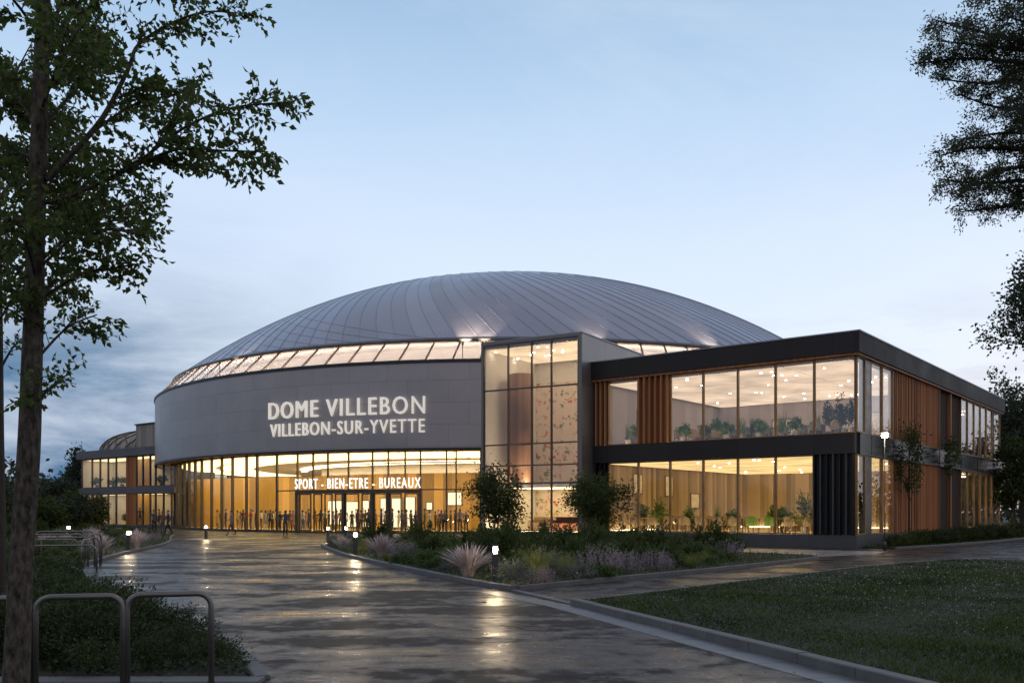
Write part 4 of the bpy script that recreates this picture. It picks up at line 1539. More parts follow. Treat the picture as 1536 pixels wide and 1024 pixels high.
# feature plants that can be told apart
for kind, px, py, s, lab in [
        ('plume', 703, 868, 1.3, 'bright pinkish feathery grass clump glowing just left of the nearest lit bollard'),
        ('grass', 810, 874, 1.35, 'yellow-green arching grass clump right of the nearest lit bollard'),
        ('grass', 850, 869, 1.1, 'smaller yellow-green grass clump second to the right of the nearest bollard'),
        ('lav', 903, 865, 1.1, 'pale flower spikes beside the path kerb, right of the yellow-green clumps'),
        ('lav', 940, 862, 0.9, 'whitish flower spikes by the path kerb near the middle of the bed'),
        ('lav', 985, 858, 1.0, 'pale flower spikes farthest right along the path kerb'),
        ('plume', 572, 838, 1.05, 'mauve feathery grass clump right of the second bollard of the central bed'),
        ('plume', 513, 826, 0.8, 'pale feathery grass at the tip of the central bed'),
        ('grass', 500, 818, 0.9, 'yellow-green grass clump at the very tip of the central bed'),
        ('grass', 548, 830, 0.9, 'yellow-green grass clump just beside the second bollard of the central bed'),
        ('sage', 612, 846, 1.0, 'grey-green rounded shrub close to the plaza kerb'),
        ('plume', 163, 832, 1.0, 'pinkish feathery grass left of the lit bollard in the far left bed'),
        ('plume', 216, 824, 1.0, 'pinkish feathery grass right of the lit bollard in the far left bed'),
        ('plume', 108, 822, 0.9, 'lamp-lit cream grass clump behind the cycle racks'),
        ('plume', 78, 820, 0.9, 'lamp-lit cream grass clump near the tree trunk behind the cycle racks')]:
    x, y = gp(px, py)
    if y > 25 and px < 300:
        x -= 0.3
    plant(kind, x, y, s, '', lab)
    PLACED.append((x, y, 0.9))
x, y = gp(743, 877)
PLACED.append((x, y, 0.9))
for px, py in ((533, 834), (519, 816), (193, 828)):
    x, y = gp(px, py)
    PLACED.append((x, y, 0.8))
rp = random.Random(5)
n = 0
for tr in range(6000):
    x, y = rp.uniform(-9, 11), rp.uniform(20, 47)
    if not inside(BED, x, y):
        continue
    e = edge_dist(BED, x, y)
    if x > 6.0 + (y - 26) * 0.28 and y < 37 and e < 9:
        continue        # grass end of the bed
    r = rp.random()
    near_front = e < 1.5
    if e < 0.22:
        continue
    if near_front:
        kind = 'sage' if r < 0.42 else ('fern' if r < 0.54 else ('green' if r < 0.70 else ('grass' if r < 0.86 else 'lav')))
    else:
        kind = 'green' if r < 0.4 else ('tall' if r < 0.68 else ('sage' if r < 0.8 else ('lav' if r < 0.86 else 'fern')))
    d = 0.70 if y < 34 else 0.9
    if not free(x, y, d):
        continue
    PLACED.append((x, y, d))
    plant(kind, x, y, rp.uniform(0.65, 1.2) * (0.8 if near_front else 1.05), 'in the central planting bed')
    n += 1
    if n > 280:
        break
n = 0
for tr in range(5000):
    y = rp.uniform(29, 85)
    x = rp.uniform(-0.56 * y - 1, -0.3 * y)
    if not inside(LBED, x, y) or edge_dist(LBED, x, y) < 0.5:
        continue
    d = 1.1 + (y - 30) * 0.02
    if not free(x, y, d):
        continue
    PLACED.append((x, y, d))
    r = rp.random()
    kind = 'green' if r < 0.4 else ('tall' if r < 0.6 else ('fern' if r < 0.78 else ('sage' if r < 0.87 else ('lav' if r < 0.95 else 'plume'))))
    plant(kind, x, y, rp.uniform(0.75, 1.15) * (0.8 if edge_dist(LBED, x, y) < 2.5 else 1.0), 'in the bed before the far wing')
    n += 1
    if n > 90:
        break
# foreground bed behind the hoops
n = 0
for tr in range(4000):
    x, y = rp.uniform(-13, -2.8), rp.uniform(9.35, 23)
    if not inside(FBED, x, y) or not in_view(x, y, 0.03):
        continue
    e = edge_dist(FBED, x, y)
    if e < (0.14 if y < 10.2 else 0.28) or not free(x, y, 0.56):
        continue
    if math.hypot(x + 4.31, y - 8) < 0.5:
        continue
    PLACED.append((x, y, 0.56))
    kind = 'spray' if (e < 0.6 or rp.random() < 0.25) else 'dark'
    s = rp.uniform(0.65, 1.05) * (0.66 if e < 0.75 else 1.0)
    plant(kind, x, y, s, 'in the foreground bed behind the bicycle hoops', z=0.01)
    n += 1
    if n > 170:
        break
# hedge along the timber side
n = 0
for k in range(34):
    a = 1.4 + k * 0.95
    b = 0.95 + min(1.2, a * 0.05) + rp.uniform(-0.25, 0.3)
    q = q0 + vv * a + nn_ * b
    plant('hedge', q.x, q.y, rp.uniform(0.7, 1.0) * (0.8 if a < 5 else 1.1), 'at the foot of the timber side wall', z=0.05)

# ------------------------------------------------------------------ bollards, hoops, street lamp
def make_bollard():
    r = empty('bollard_light', (0, 0, 0))
    mb = MB()
    mb.box(-0.075, 0.075, -0.075, 0.075, 0, 0.66)
    mb.box(-0.11, 0.11, -0.11, 0.11, 0, 0.015)
    mb.build('post', M['darksteel'], r)
    mb = MB()
    mb.lathe([(0.040, 0.69), (0.044, 0.70), (0.044, 0.80), (0.040, 0.815)], 16)
    mb.build('lens', M['lens'], r, smooth=True)
    mb = MB()
    mb.box(-0.08, 0.08, -0.08, 0.08, 0.83, 0.862)
    for sx in (-1, 1):
        for sy in (-1, 1):
            mb.box(sx * 0.068 - 0.007, sx * 0.068 + 0.007, sy * 0.068 - 0.007, sy * 0.068 + 0.007, 0.661, 0.829)
    mb.build('cap', M['darksteel'], r)
    return r


bol = make_bollard()
for i, (px, py, lab) in enumerate([
        (743, 877, 'nearest dark square bollard with glowing head, beside the pink feather grass'),
        (533, 834, 'second-nearest lit bollard on the kerb side of the central bed'),
        (519, 815.5, 'lit bollard just behind and left of the second-nearest one in the central bed'),
        (492, 811.5, 'farthest lit bollard past the tip of the central bed'),
        (193, 828.5, 'lit bollard between two pink grasses in the far left bed'),
        (309, 808, 'lit bollard standing alone on the open plaza before the lobby'),
        (84, 815, 'lit bollard behind the cycle racks near the big tree trunk')]):
    o = bol if i == 0 else copy_tree(bol)
    x, y = gp(px, py)
    o.location = (x, y, 0.07 if i in (0, 1, 4, 6, 2) else -0.005)
    if i == 6:
        o.location = (x - 0.3, y + 2, 0.07)
    tag(o, lab, 'bollard', 'lit bollards round the plaza')
sheet('bollard_pad', [(-20.2, 56), (-17.6, 56), (-17.0, 58.4), (-20, 58.4)], -0.002, M['paving'])


def hoop(name, a, b, h, r, cr, m, label, group):
    """rounded steel hoop standing on the ground from a to b"""
    a, b = Vector(a), Vector(b)
    rt = empty(name, tuple((a + b) / 2), 0, label, 'bike rack', group)
    c = (a + b) / 2
    d = (b - a).normalized()
    A_, B2 = a - c, b - c
    up = Vector((0, 0, 1))
    pts = [A_ - up * 0.02]
    for k in range(7):
        t = math.pi / 2 * k / 6
        pts.append(A_ + up * (h - cr) + up * cr * math.sin(t) + d * cr * (1 - math.cos(t)))
    for k in range(7):
        t = math.pi / 2 * k / 6
        pts.append(B2 + up * (h - cr) + up * cr * math.cos(t) - d * cr * (1 - math.sin(t)))
    pts.append(B2 - up * 0.02)
    mb = MB()
    mb.tube(pts, r, sides=12)
    mb.build('tube', m, rt, smooth=True)
    mb = MB()
    for q in (A_, B2):
        mb.lathe([(r * 2.4, 0), (r * 2.4, 0.012), (r * 1.2, 0.02)], 16, c=tuple(q))
    mb.build('base_plate', m, rt)
    return rt


def hp(px, Y):
    return Vector(((px - 768) / F * Y, Y, -0.005))


hoop('bicycle_hoop', hp(53, 8.58), hp(184.5, 8.78), 0.90, 0.029, 0.13, M['steel'], 'near steel bicycle hoop next to the big tree trunk', 'steel bicycle hoops in the foreground')
hoop('bicycle_hoop', hp(190.5, 8.80), hp(317, 9.0), 0.905, 0.029, 0.13, M['steel'], 'near steel bicycle hoop standing closest to the plaza', 'steel bicycle hoops in the foreground')
hoop('bicycle_hoop', hp(-88, 8.40), hp(44, 8.56), 0.90, 0.029, 0.13, M['steel'], 'steel bicycle hoop mostly hidden behind the big tree trunk', 'steel bicycle hoops in the foreground')
for i, (x0, x1, Y, h) in enumerate([(40, 145, 25.6, 0.75), (28, 118, 26.6, 0.88), (62, 150, 27.6, 0.92), (36, 128, 28.8, 0.98), (52, 142, 30.2, 1.05)]):
    hoop('cycle_rack', hp(x0, Y), hp(x1, Y + 0.5), h, 0.026, 0.2, M['steel'], 'wide dark steel cycle rack in the row before the far left bed', 'far row of cycle racks')
    if i in (1, 3):
        hoop('cycle_rack', hp(x1 + 4, Y + 0.2), hp(x1 + 24, Y + 1.6), h, 0.026, 0.3, M['steel'], 'wide dark steel cycle rack in the row before the far left bed', 'far row of cycle racks')


def street_lamp(x, y, h):
    r = empty('street_lamp', (x, y, 0), 0, 'slim street lamp with a glowing flat head before the timber wall', 'street lamp')
    mb = MB()
    mb.tube([(0, 0, -0.1), (0, 0, 1.2), (0, 0, h)], 0.024, 0.014, sides=10)
    mb.lathe([(0.06, 0), (0.06, 0.35), (0.035, 0.4)], 14)
    mb.build('pole', M['darksteel'], r, smooth=True)
    mb = MB()
    mb.lathe([(0.03, h), (0.20, h + 0.02), (0.20, h + 0.05), (0.05, h + 0.10)], 24)
    mb.build('lamp_head', M['darksteel'], r)
    mb = MB()
    mb.lathe([(0.10, h - 0.17), (0.13, h - 0.14), (0.13, h - 0.002)], 20)
    mb.build('lens', M['lampglow'], r, smooth=True)


lp = at(1327, 650, 40.0)
street_lamp(lp.x, lp.y, lp.z)


# ------------------------------------------------------------------ trees
def vrand(rng):
    v = rng.normal(size=3)
    return v / np.linalg.norm(v)


def curve_pts(pts, k=5):
    pts = [Vector(p_) for p_ in pts]
    out = []
    for i in range(len(pts) - 1):
        p0, p1, p2, p3 = pts[max(0, i - 1)], pts[i], pts[i + 1], pts[min(len(pts) - 1, i + 2)]
        for j in range(k):
            t = j / k
            out.append(0.5 * (2 * p1 + (p2 - p0) * t + (2 * p0 - 5 * p1 + 4 * p2 - p3) * t * t + (3 * p1 - p0 - 3 * p2 + p3) * t ** 3))
    out.append(pts[-1])
    return out


def twigs(rng, path, mb, LP, LD, twl, gap, leaf_gap, start=0.2, r=0.006, sub=0, droop=-0.15, spread=0.9):
    """side twigs with alternate leaves along a limb"""
    acc = 0
    tot = sum((path[i + 1] - path[i]).length for i in range(len(path) - 1))
    done = 0
    nxt = tot * start
    for i in range(len(path) - 1):
        sg_ = path[i + 1] - path[i]
        while done + sg_.length >= nxt:
            t = (nxt - done) / max(1e-6, sg_.length)
            p0 = path[i] + sg_ * t
            fr = nxt / tot
            tan = np.array(sg_.normalized())
            d = tan * 0.75 + vrand(rng) * spread * np.array([1, 1, 0.7])
            d[2] += 0.12
            d /= np.linalg.norm(d)
            ln = twl * rng.uniform(0.5, 1.15) * (1.15 - 0.6 * fr)
            pts = [p0]
            q = np.array(p0)
            ns = 5
            for s_ in range(ns):
                d = d + vrand(rng) * 0.14 + np.array([0, 0, droop * 0.25])
                d /= np.linalg.norm(d)
                q = q + d * ln / ns
                pts.append(Vector(q))
            mb.tube(pts, r, r * 0.3, sides=4, cap=False)
            if sub > 0:
                twigs(rng, pts, mb, LP, LD, twl * 0.55, gap * 0.8, leaf_gap, 0.25, r * 0.6, sub - 1, droop, spread)
            nl = max(3, int(ln / leaf_gap))
            for s_ in range(nl):
                u = (s_ + rng.uniform(0.2, 0.8)) / nl * 0.92 + 0.08
                f = u * ns
                k = min(ns - 1, int(f))
                LP.append(np.array(pts[k].lerp(pts[k + 1], f - k)))
                LD.append(np.array((pts[k + 1] - pts[k]).normalized()) * 0.7 + vrand(rng) * 0.75 + np.array([0, 0, -0.25]))
            nxt += gap * rng.uniform(0.7, 1.3)
        done += sg_.length


def build_tree(name, label, cat, trunk_mb, bark, LP, LD, L, W, leafm, rng, group=None, base=(0, 0, 0), crown='crown'):
    rt = empty(name, base, 0, label, cat, group)
    b = Vector(base)
    me = trunk_mb.mesh('trunk', bark, True)
    me.transform(Matrix.Translation(-b))
    link(bpy.data.objects.new('trunk', me), rt)
    LP, LD = np.array(LP) - np.array(base), np.array(LD)
    V_, Q_ = leaf_cards(LP, LD, L * rng.uniform(0.65, 1.2, len(LP)), W * rng.uniform(0.75, 1.15, len(LP)), rng)
    link(bpy.data.objects.new(crown, np_mesh(crown, V_, Q_, leafm)), rt)
    return rt


# --- big foreground tree
rng = np.random.default_rng(21)
TY = 8.0
tp = [(22, 1064, 44), (28, 930, 38), (31, 850, 37), (43, 679, 35), (48, 540, 32), (52, 430, 29.5), (54, 330, 28), (59, 200, 26), (62, 100, 24), (65, 0, 22), (70, -200, 18), (76, -420, 11), (82, -620, 4)]
mb = MB()
path = curve_pts([at(x, y, TY) for x, y, w in tp], 4)
wd = []
for i in range(len(tp) - 1):
    for j in range(4):
        wd.append((tp[i][2] + (tp[i + 1][2] - tp[i][2]) * j / 4) * 0.46 / F * TY)
wd.append(tp[-1][2] * 0.5 / F * TY)
wd[0] *= 1.35
mb.tube(path, 1, radii=wd, sides=14)
LP, LD = [], []
limbs = [
    ([(70, 270), (135, 201), (164, 160), (193, 102), (209, 66), (262, 33), (311, 18), (356, 20)], 8.0, 8.6, 9.5),
    ([(66, 305), (120, 288), (197, 250), (246, 213), (287, 186), (348, 162), (424, 154)], 8.0, 7.4, 7),
    ([(190, 254), (266, 224), (328, 226), (402, 228)], 7.7, 7.2, 5),
    ([(135, 201), (200, 158), (260, 142), (290, 128)], 8.2, 8.9, 5),
    ([(62, 390), (130, 332), (190, 308), (238, 300)], 8.0, 8.7, 6),
    ([(60, 400), (120, 350), (170, 345), (200, 350)], 8.0, 7.2, 5),
    ([(58, 450), (120, 412), (170, 402), (208, 396)], 8.0, 7.6, 5),
    ([(54, 540), (100, 492), (145, 472)], 8.0, 8.4, 4.5),
    ([(50, 612), (68, 588), (84, 578)], 8.0, 7.8, 3),
    ([(64, 100), (100, 30), (150, -30), (220, -70)], 8.0, 8.5, 7),
    ([(62, 190), (110, 135), (135, 70), (150, 10)], 8.0, 9.2, 6),
    ([(64, 60), (120, -30), (200, -60), (290, -30)], 8.0, 7.3, 6),
    ([(54, 430), (20, 398), (-40, 380)], 8.0, 8.6, 5),
    ([(56, 330), (10, 260), (-70, 200)], 8.0, 7.4, 7),
    ([(60, 200), (10, 130), (-60, 80)], 8.0, 8.8, 7),
    ([(64, 60), (20, 0), (-40, -60)], 8.0, 7.5, 6),
    ([(52, 500), (25, 470), (-15, 455)], 8.0, 7.7, 4),
    ([(58, 300), (75, 230), (95, 190)], 8.0, 10.4, 6),
    ([(60, 230), (40, 150), (20, 130)], 8.0, 10.2, 6),
    ([(60, 170), (90, 90), (110, 60)], 8.0, 6.3, 6),
    ([(56, 380), (80, 330), (110, 300)], 8.0, 10.0, 5),
    ([(55, 420), (35, 350), (15, 330)], 8.0, 6.6, 5),
    ([(64, 30), (80, -60), (120, -160)], 8.0, 9.3, 6),
    ([(66, -100), (150, -170), (230, -200)], 8.0, 8.6, 6),
    ([(66, -80), (0, -170), (-60, -210)], 8.0, 7.6, 6),
    ([(53, 470), (75, 430), (105, 440)], 8.0, 9.4, 4),
    ([(56, 350), (100, 300), (150, 262)], 8.0, 9.0, 5),
    ([(60, 240), (20, 230), (-10, 260)], 8.0, 9.4, 5),
]
for pts, ya, yb, w in limbs:
    n = len(pts)
    path = curve_pts([at(x, y, ya + (yb - ya) * (i / (n - 1)) ** 1.3) for i, (x, y) in enumerate(pts)], 5)
    mb.tube(path, w * 0.5 / F * TY, 0.006, sides=7, cap=False)
    twigs(rng, path, mb, LP, LD, 0.50, 0.068, 0.037, 0.16, 0.005, sub=1)
build_tree('broadleaf_tree', 'tall broad-leaved tree with straight grey trunk beside the near bicycle hoops', 'tree', mb, M['bark'], LP, LD, 0.068, 0.044, M['leaf'], rng, base=tuple(at(22, 1064, TY)))
print('foreground leaves', len(LP))

# --- thin second trunk at the left edge
mb = MB()
LP, LD = [], []
path = curve_pts([at(x, y, 12.5) for x, y in ((0, 960), (1, 800), (-1, 650), (-2, 480), (-4, 300), (-8, 80), (-10, -200))], 4)
mb.tube(path, 0.075, 0.03, sides=10)
for pts, yb in (([(-2, 480), (12, 460), (30, 425)], 12.0), ([(-3, 560), (20, 520), (45, 500)], 12.9), ([(-4, 300), (30, 260), (60, 240)], 13.4), ([(-3, 400), (-40, 350), (-80, 330)], 12.5), ([(-6, 200), (20, 120), (50, 60)], 12.0), ([(-3, 430), (20, 380), (60, 360)], 13.3)):
    path = curve_pts([at(x, y, 12.5 + (yb - 12.5) * i / 2) for i, (x, y) in enumerate(pts)], 5)
    mb.tube(path, 0.022, 0.005, sides=5, cap=False)
    twigs(rng, path, mb, LP, LD, 0.5, 0.12, 0.05, 0.15, 0.006, sub=1)
build_tree('slender_tree', 'slim dark-trunked tree at the very edge of the picture, left of the big trunk', 'tree', mb, M['barkdark'], LP, LD, 0.075, 0.045, M['leaf'], rng, base=tuple(at(0, 954, 12.5)))

# --- pine on the right, trunk out of the picture
rng = np.random.default_rng(33)
PY = 15.0
mb = MB()
LP, LD = [], []
path = curve_pts([at(1690, 924, PY), at(1680, 600, PY), at(1665, 300, PY), at(1650, 0, PY), at(1645, -300, PY)], 4)
mb.tube(path, 0.27, 0.12, sides=12)
pl = [
    ([(1660, 110), (1540, 95), (1450, 88), (1382, 95)], 14.4), ([(1660, 130), (1540, 120), (1470, 125), (1405, 118)], 15.6),
    ([(1655, 60), (1530, 60), (1460, 45), (1402, 30)], 15.2), ([(1655, 80), (1540, 75), (1470, 68), (1408, 62)], 14.2),
    ([(1660, 170), (1550, 165), (1490, 160), (1440, 142)], 15.0), ([(1650, 10), (1560, 5), (1500, -5), (1470, 0)], 14.6),
    ([(1650, -30), (1560, -40), (1500, -50)], 15.4), ([(1665, 230), (1540, 225), (1460, 222), (1408, 235)], 14.6),
    ([(1665, 270), (1540, 270), (1470, 275), (1406, 268)], 15.5), ([(1668, 290), (1560, 300), (1490, 312), (1440, 318)], 15.0),
    ([(1665, 200), (1560, 200), (1500, 200), (1440, 210)], 15.6), ([(1668, 250), (1560, 250), (1490, 258), (1430, 300)], 14.3),
    ([(1668, 300), (1590, 300), (1530, 315)], 14.8), ([(1660, 140), (1570, 140), (1520, 150)], 14.0), ([(1664, 215), (1570, 180), (1520, 185)], 14.2),
    ([(1655, 40), (1570, 40), (1510, 25)], 14.1), ([(1668, 240), (1570, 235), (1530, 240)], 15.8), ([(1660, 90), (1575, 100), (1530, 105)], 15.9),
]
for pts, yb in pl:
    n = len(pts)
    path = curve_pts([at(x, y, PY + (yb - PY) * i / (n - 1)) for i, (x, y) in enumerate(pts)], 5)
    mb.tube(path, 0.045, 0.008, sides=6, cap=False)
    twigs(rng, path, mb, LP, LD, 0.52, 0.085, 0.028, 0.2, 0.007, sub=1, droop=0.0, spread=1.15)
LP = np.array(LP)
LD = np.array(LD)
rep = 3
LP2 = np.repeat(LP, rep, 0) + rng.normal(size=(len(LP) * rep, 3)) * 0.05
LD2 = np.repeat(LD, rep, 0) + rng.normal(size=(len(LP) * rep, 3)) * 0.6
print('pine', len(LP2))
build_tree('pine_tree', 'dark evergreen whose clumped boughs reach in high above the lawn', 'tree', mb, M['barkdark'], LP2, LD2, 0.058, 0.026, M['needle'], rng, base=tuple(at(1690, 922.6, PY)))


def crown_tree(name, label, x, y, h, rx, rz, cz, nl, L, W, leafm, seed, group=None, tips=46, trunk_r=0.12, multi=1, cat='tree', bark='barkdark', sig=0.2, lean=0):
    rng = np.random.default_rng(seed)
    mb = MB()
    base = Vector((x, y, 0))
    for s_ in range(multi):
        off = Vector((rng.uniform(-0.1, 0.1), rng.uniform(-0.1, 0.1), 0)) * (multi > 1)
        mb.tube(curve_pts([base + off, base + off * 3 + Vector((0, 0, cz * 0.5)), base + off * 5 + Vector((lean * 0.5, 0, cz)), base + off * 6 + Vector((lean, 0, cz + rz * 0.6))], 3), trunk_r / math.sqrt(multi), trunk_r * 0.25, sides=7, cap=False)
    LP, LD = [], []
    for t in range(tips):
        d = vrand(rng)
        q = rng.uniform(0.45, 1.0)
        bulge = 1 + 0.22 * math.sin(3 * math.atan2(d[1], d[0]) + seed) + 0.15 * math.sin(5 * d[2] + seed)
        tip = np.array([d[0] * rx, d[1] * rx, d[2] * rz]) * q * bulge + np.array([x + lean, y, cz])
        tip[2] = max(tip[2], cz - rz * 0.95)
        st = np.array([x + lean * 0.5, y, max(cz * 0.45, min(tip[2] - 0.1, cz + rz * 0.3) - 0.25 * rz)])
        mid = st * 0.5 + tip * 0.5 + np.array([0, 0, -0.06 * rz])
        mb.tube(curve_pts([st, mid, tip], 3), trunk_r * 0.26, trunk_r * 0.05, sides=4, cap=False)
        k = nl // tips
        tt = rng.normal(size=(k, 3)) * np.array([rx, rx, rz]) * sig
        LP.append(tip + tt)
        LD.append(d + rng.normal(size=(k, 3)) * 0.9 + np.array([0, 0, -0.2]))
    return build_tree(name, label, cat, mb, M[bark], np.concatenate(LP), np.concatenate(LD), L, W, leafm, rng, group, base=(x, y, 0))


tx = at(742, 800, 45)
crown_tree('young_tree', 'small round-crowned young tree before the glass atrium', tx.x, 45, 4.2, 1.5, 1.4, 2.5, 5400, 0.15, 0.085, M['treeleaf'], 5, 'young trees before the building', 64, 0.07, 3, sig=0.17)
tx = at(893, 800, 40.5)
crown_tree('young_tree', 'small young tree with light gaps standing before the atrium and wing joint', tx.x, 40.5, 3.8, 1.25, 1.3, 2.3, 5200, 0.13, 0.075, M['treeleaf'], 8, 'young trees before the building', 62, 0.06, 2, sig=0.17)
tx = at(1364, 700, 47)
crown_tree('thin_tree', 'thin sparse dark tree in front of the timber cladding', tx.x, 47, 6, 0.75, 1.55, 4.6, 1500, 0.17, 0.085, M['treeleaf'], 12, 'thin trees along the timber wall', 30, 0.05)
tx = at(1424, 700, 54)
crown_tree('thin_tree', 'smaller sparse tree farther along the timber cladding', tx.x, 54, 5.6, 0.5, 1.2, 4.9, 700, 0.17, 0.085, M['treeleaf'], 13, 'thin trees along the timber wall', 20, 0.04)
# right edge
tx = at(1590, 460, 40)
crown_tree('broad_tree', 'dark broad crown reaching in at the right edge, halfway up the sky', tx.x, 40, 14, 2.75, 2.9, 10.6, 7000, 0.20, 0.12, M['farleaf'], 15, None, 80, 0.25, sig=0.13)
tx = at(1535, 640, 78)
crown_tree('broad_tree', 'tall dark tree right behind the end of the office wing', tx.x, 78, 13, 3.0, 4.6, 8.6, 6500, 0.32, 0.18, M['farleaf'], 16, 'trees at the far end of the office wing', 90, 0.3, sig=0.13)
tx = at(1520, 700, 66)
crown_tree('broad_tree', 'lower lighter green tree at the far end of the office wing', tx.x, 66, 7, 1.7, 2.2, 4.3, 4500, 0.26, 0.16, M['treeleaf'], 17, 'trees at the far end of the office wing', 60, 0.2, sig=0.15)
tx = at(1570, 640, 90)
crown_tree('broad_tree', 'wide dark tree behind the others at the far right edge', tx.x, 92, 14, 5, 5.5, 8.4, 6000, 0.45, 0.26, M['farleaf'], 18, 'trees at the far end of the office wing', 80, 0.3, sig=0.15)
# left, round the small wing
for px, Y, rx, rz, cz, nl, sd, lab, lf in [
        (132, 86, 1.9, 1.5, 1.9, 3500, 22, 'rounded green tree partly before the end of the small wing', 'treeleaf'),
        (116, 114, 1.9, 2.6, 6.3, 2600, 23, 'tall dark tree just behind the end of the small wing', 'farleaf'),
        (78, 108, 3.2, 2.2, 3.6, 3200, 24, 'wide dark tree right of the big trunk, before the tall one', 'farleaf'),
        (96, 80, 2.2, 1.4, 1.7, 3000, 25, 'low bushy tree right of the big trunk', 'farleaf'),
        (14, 96, 3.6, 2.4, 3.2, 3200, 26, 'dark tree filling the gap between the two left trunks', 'farleaf'),
        (56, 124, 4.0, 2.6, 3.6, 3200, 27, 'broad tree seen past the big trunk on the horizon', 'farleaf'),
        (-20, 74, 2.8, 2.2, 2.8, 3000, 28, 'dark tree cut by the left edge below the slim trunk', 'farleaf'),
        (66, 64, 1.7, 1.1, 1.3, 2600, 29, 'bushy small tree closest behind the far left bed', 'treeleaf')]:
    q = at(px, 767, Y)
    crown_tree('background_tree', lab, q.x, Y, 8, rx, rz, cz, nl, 0.10 + Y * 0.0026, 0.06 + Y * 0.0016, M[lf], sd, 'background trees by the small wing', 60, 0.16, sig=0.16)

# far woods along the horizon on both sides
rng = np.random.default_rng(77)
LP, LD = [], []
for x0, x1 in ((-150, -52), (52, 190)):
    for k in range(5200):
        x = rng.uniform(x0, x1)
        h = 6.5 + 2.2 * math.sin(x * 0.21) + 1.4 * math.sin(x * 0.53 + 1) + 0.8 * math.sin(x * 1.3)
        y = 150 + rng.normal() * 5
        LP.append((x + rng.normal() * 0.4, y, h * rng.random() ** 0.7))
        LD.append(vrand(rng))
V, Q = leaf_cards(np.array(LP), np.array(LD), rng.uniform(0.7, 1.5, len(LP)), rng.uniform(0.45, 0.9, len(LP)), rng)
g = link(bpy.data.objects.new('distant_woods', np_mesh('distant_woods', V, Q, M['farleaf'])))
tag(g, 'dark distant woods along the horizon behind the buildings', 'woods', kind='stuff')

p = scatter([(-7, 8.6), (4, 8.6), (2, 18), (-2, 26), (-10, 40), (-14, 40)], 260, RNG)
V, Q = leaf_cards(np.column_stack([p, np.full(len(p), 0.004)]), RNG.normal(size=(len(p), 3)) * [1, 1, 0.06], RNG.uniform(0.03, 0.06, len(p)), 0.03, RNG, 0.12, 0.9)
g = link(bpy.data.objects.new('fallen_leaves', np_mesh('fallen_leaves', V, Q, M['soil'])))
tag(g, 'small dark wet leaves scattered over the paving', 'leaves', kind='stuff')

p = scatter(FBED, 7000, RNG, lambda x, y: (1.0 if y < 12 else 0.25) * in_view(x, y))
V, Q = leaf_cards(np.column_stack([p, RNG.uniform(0.015, 0.14, len(p))]), RNG.normal(size=(len(p), 3)) * [1, 1, 0.5] + [0, 0, 0.3], RNG.uniform(0.04, 0.09, len(p)), 0.035, RNG)
g = link(bpy.data.objects.new('ground_cover', np_mesh('ground_cover', V, Q, M['shrubleaf'])))
tag(g, 'dark ivy-like ground cover at the front of the foreground bed', 'ground cover', kind='stuff')
# ================================================================== people
def skin_body(J, E_, lab):
    """grow one continuous body over a jointed skeleton; J name -> (co, radius), E_ edges, lab edge -> material index"""
    names = list(J)
    me = bpy.data.meshes.new('body')
    me.from_pydata([J[n][0] for n in names], [(names.index(a), names.index(b)) for a, b in E_], [])
    o = bpy.data.objects.new('body', me)
    COL.objects.link(o)
    sk = o.modifiers.new('s', 'SKIN')
    ss = o.modifiers.new('u', 'SUBSURF')
    ss.levels = 1
    ss.render_levels = 1
    for i, n in enumerate(names):
        r = J[n][1]
        me.skin_vertices[0].data[i].radius = r if isinstance(r, tuple) else (r, r)
        me.skin_vertices[0].data[i].use_root = (n == 'pelvis')
    bpy.context.view_layer.update()
    dg = bpy.context.evaluated_depsgraph_get()
    res = bpy.data.meshes.new_from_object(o.evaluated_get(dg))
    bpy.data.objects.remove(o)
    seg = [(np.array(J[a][0]), np.array(J[b][0]), lab(a, b)) for a, b in E_]
    cs = np.array([p.center for p in res.polygons])
    best = np.full(len(cs), 1e9)
    mi = np.zeros(len(cs), int)
    for a, b, m_ in seg:
        ab = b - a
        t = np.clip(((cs - a) @ ab) / max(1e-9, ab @ ab), 0, 1)
        d = np.linalg.norm(cs - a - t[:, None] * ab, axis=1)
        k = d < best
        best[k] = d[k]
        mi[k] = m_
    res.materials.clear()
    for k in range(4):
        res.materials.append(None)
    res.polygons.foreach_set('material_index', mi.astype(np.int32))
    res.polygons.foreach_set('use_smooth', [True] * len(res.polygons))
    res.name = 'body'
    return res


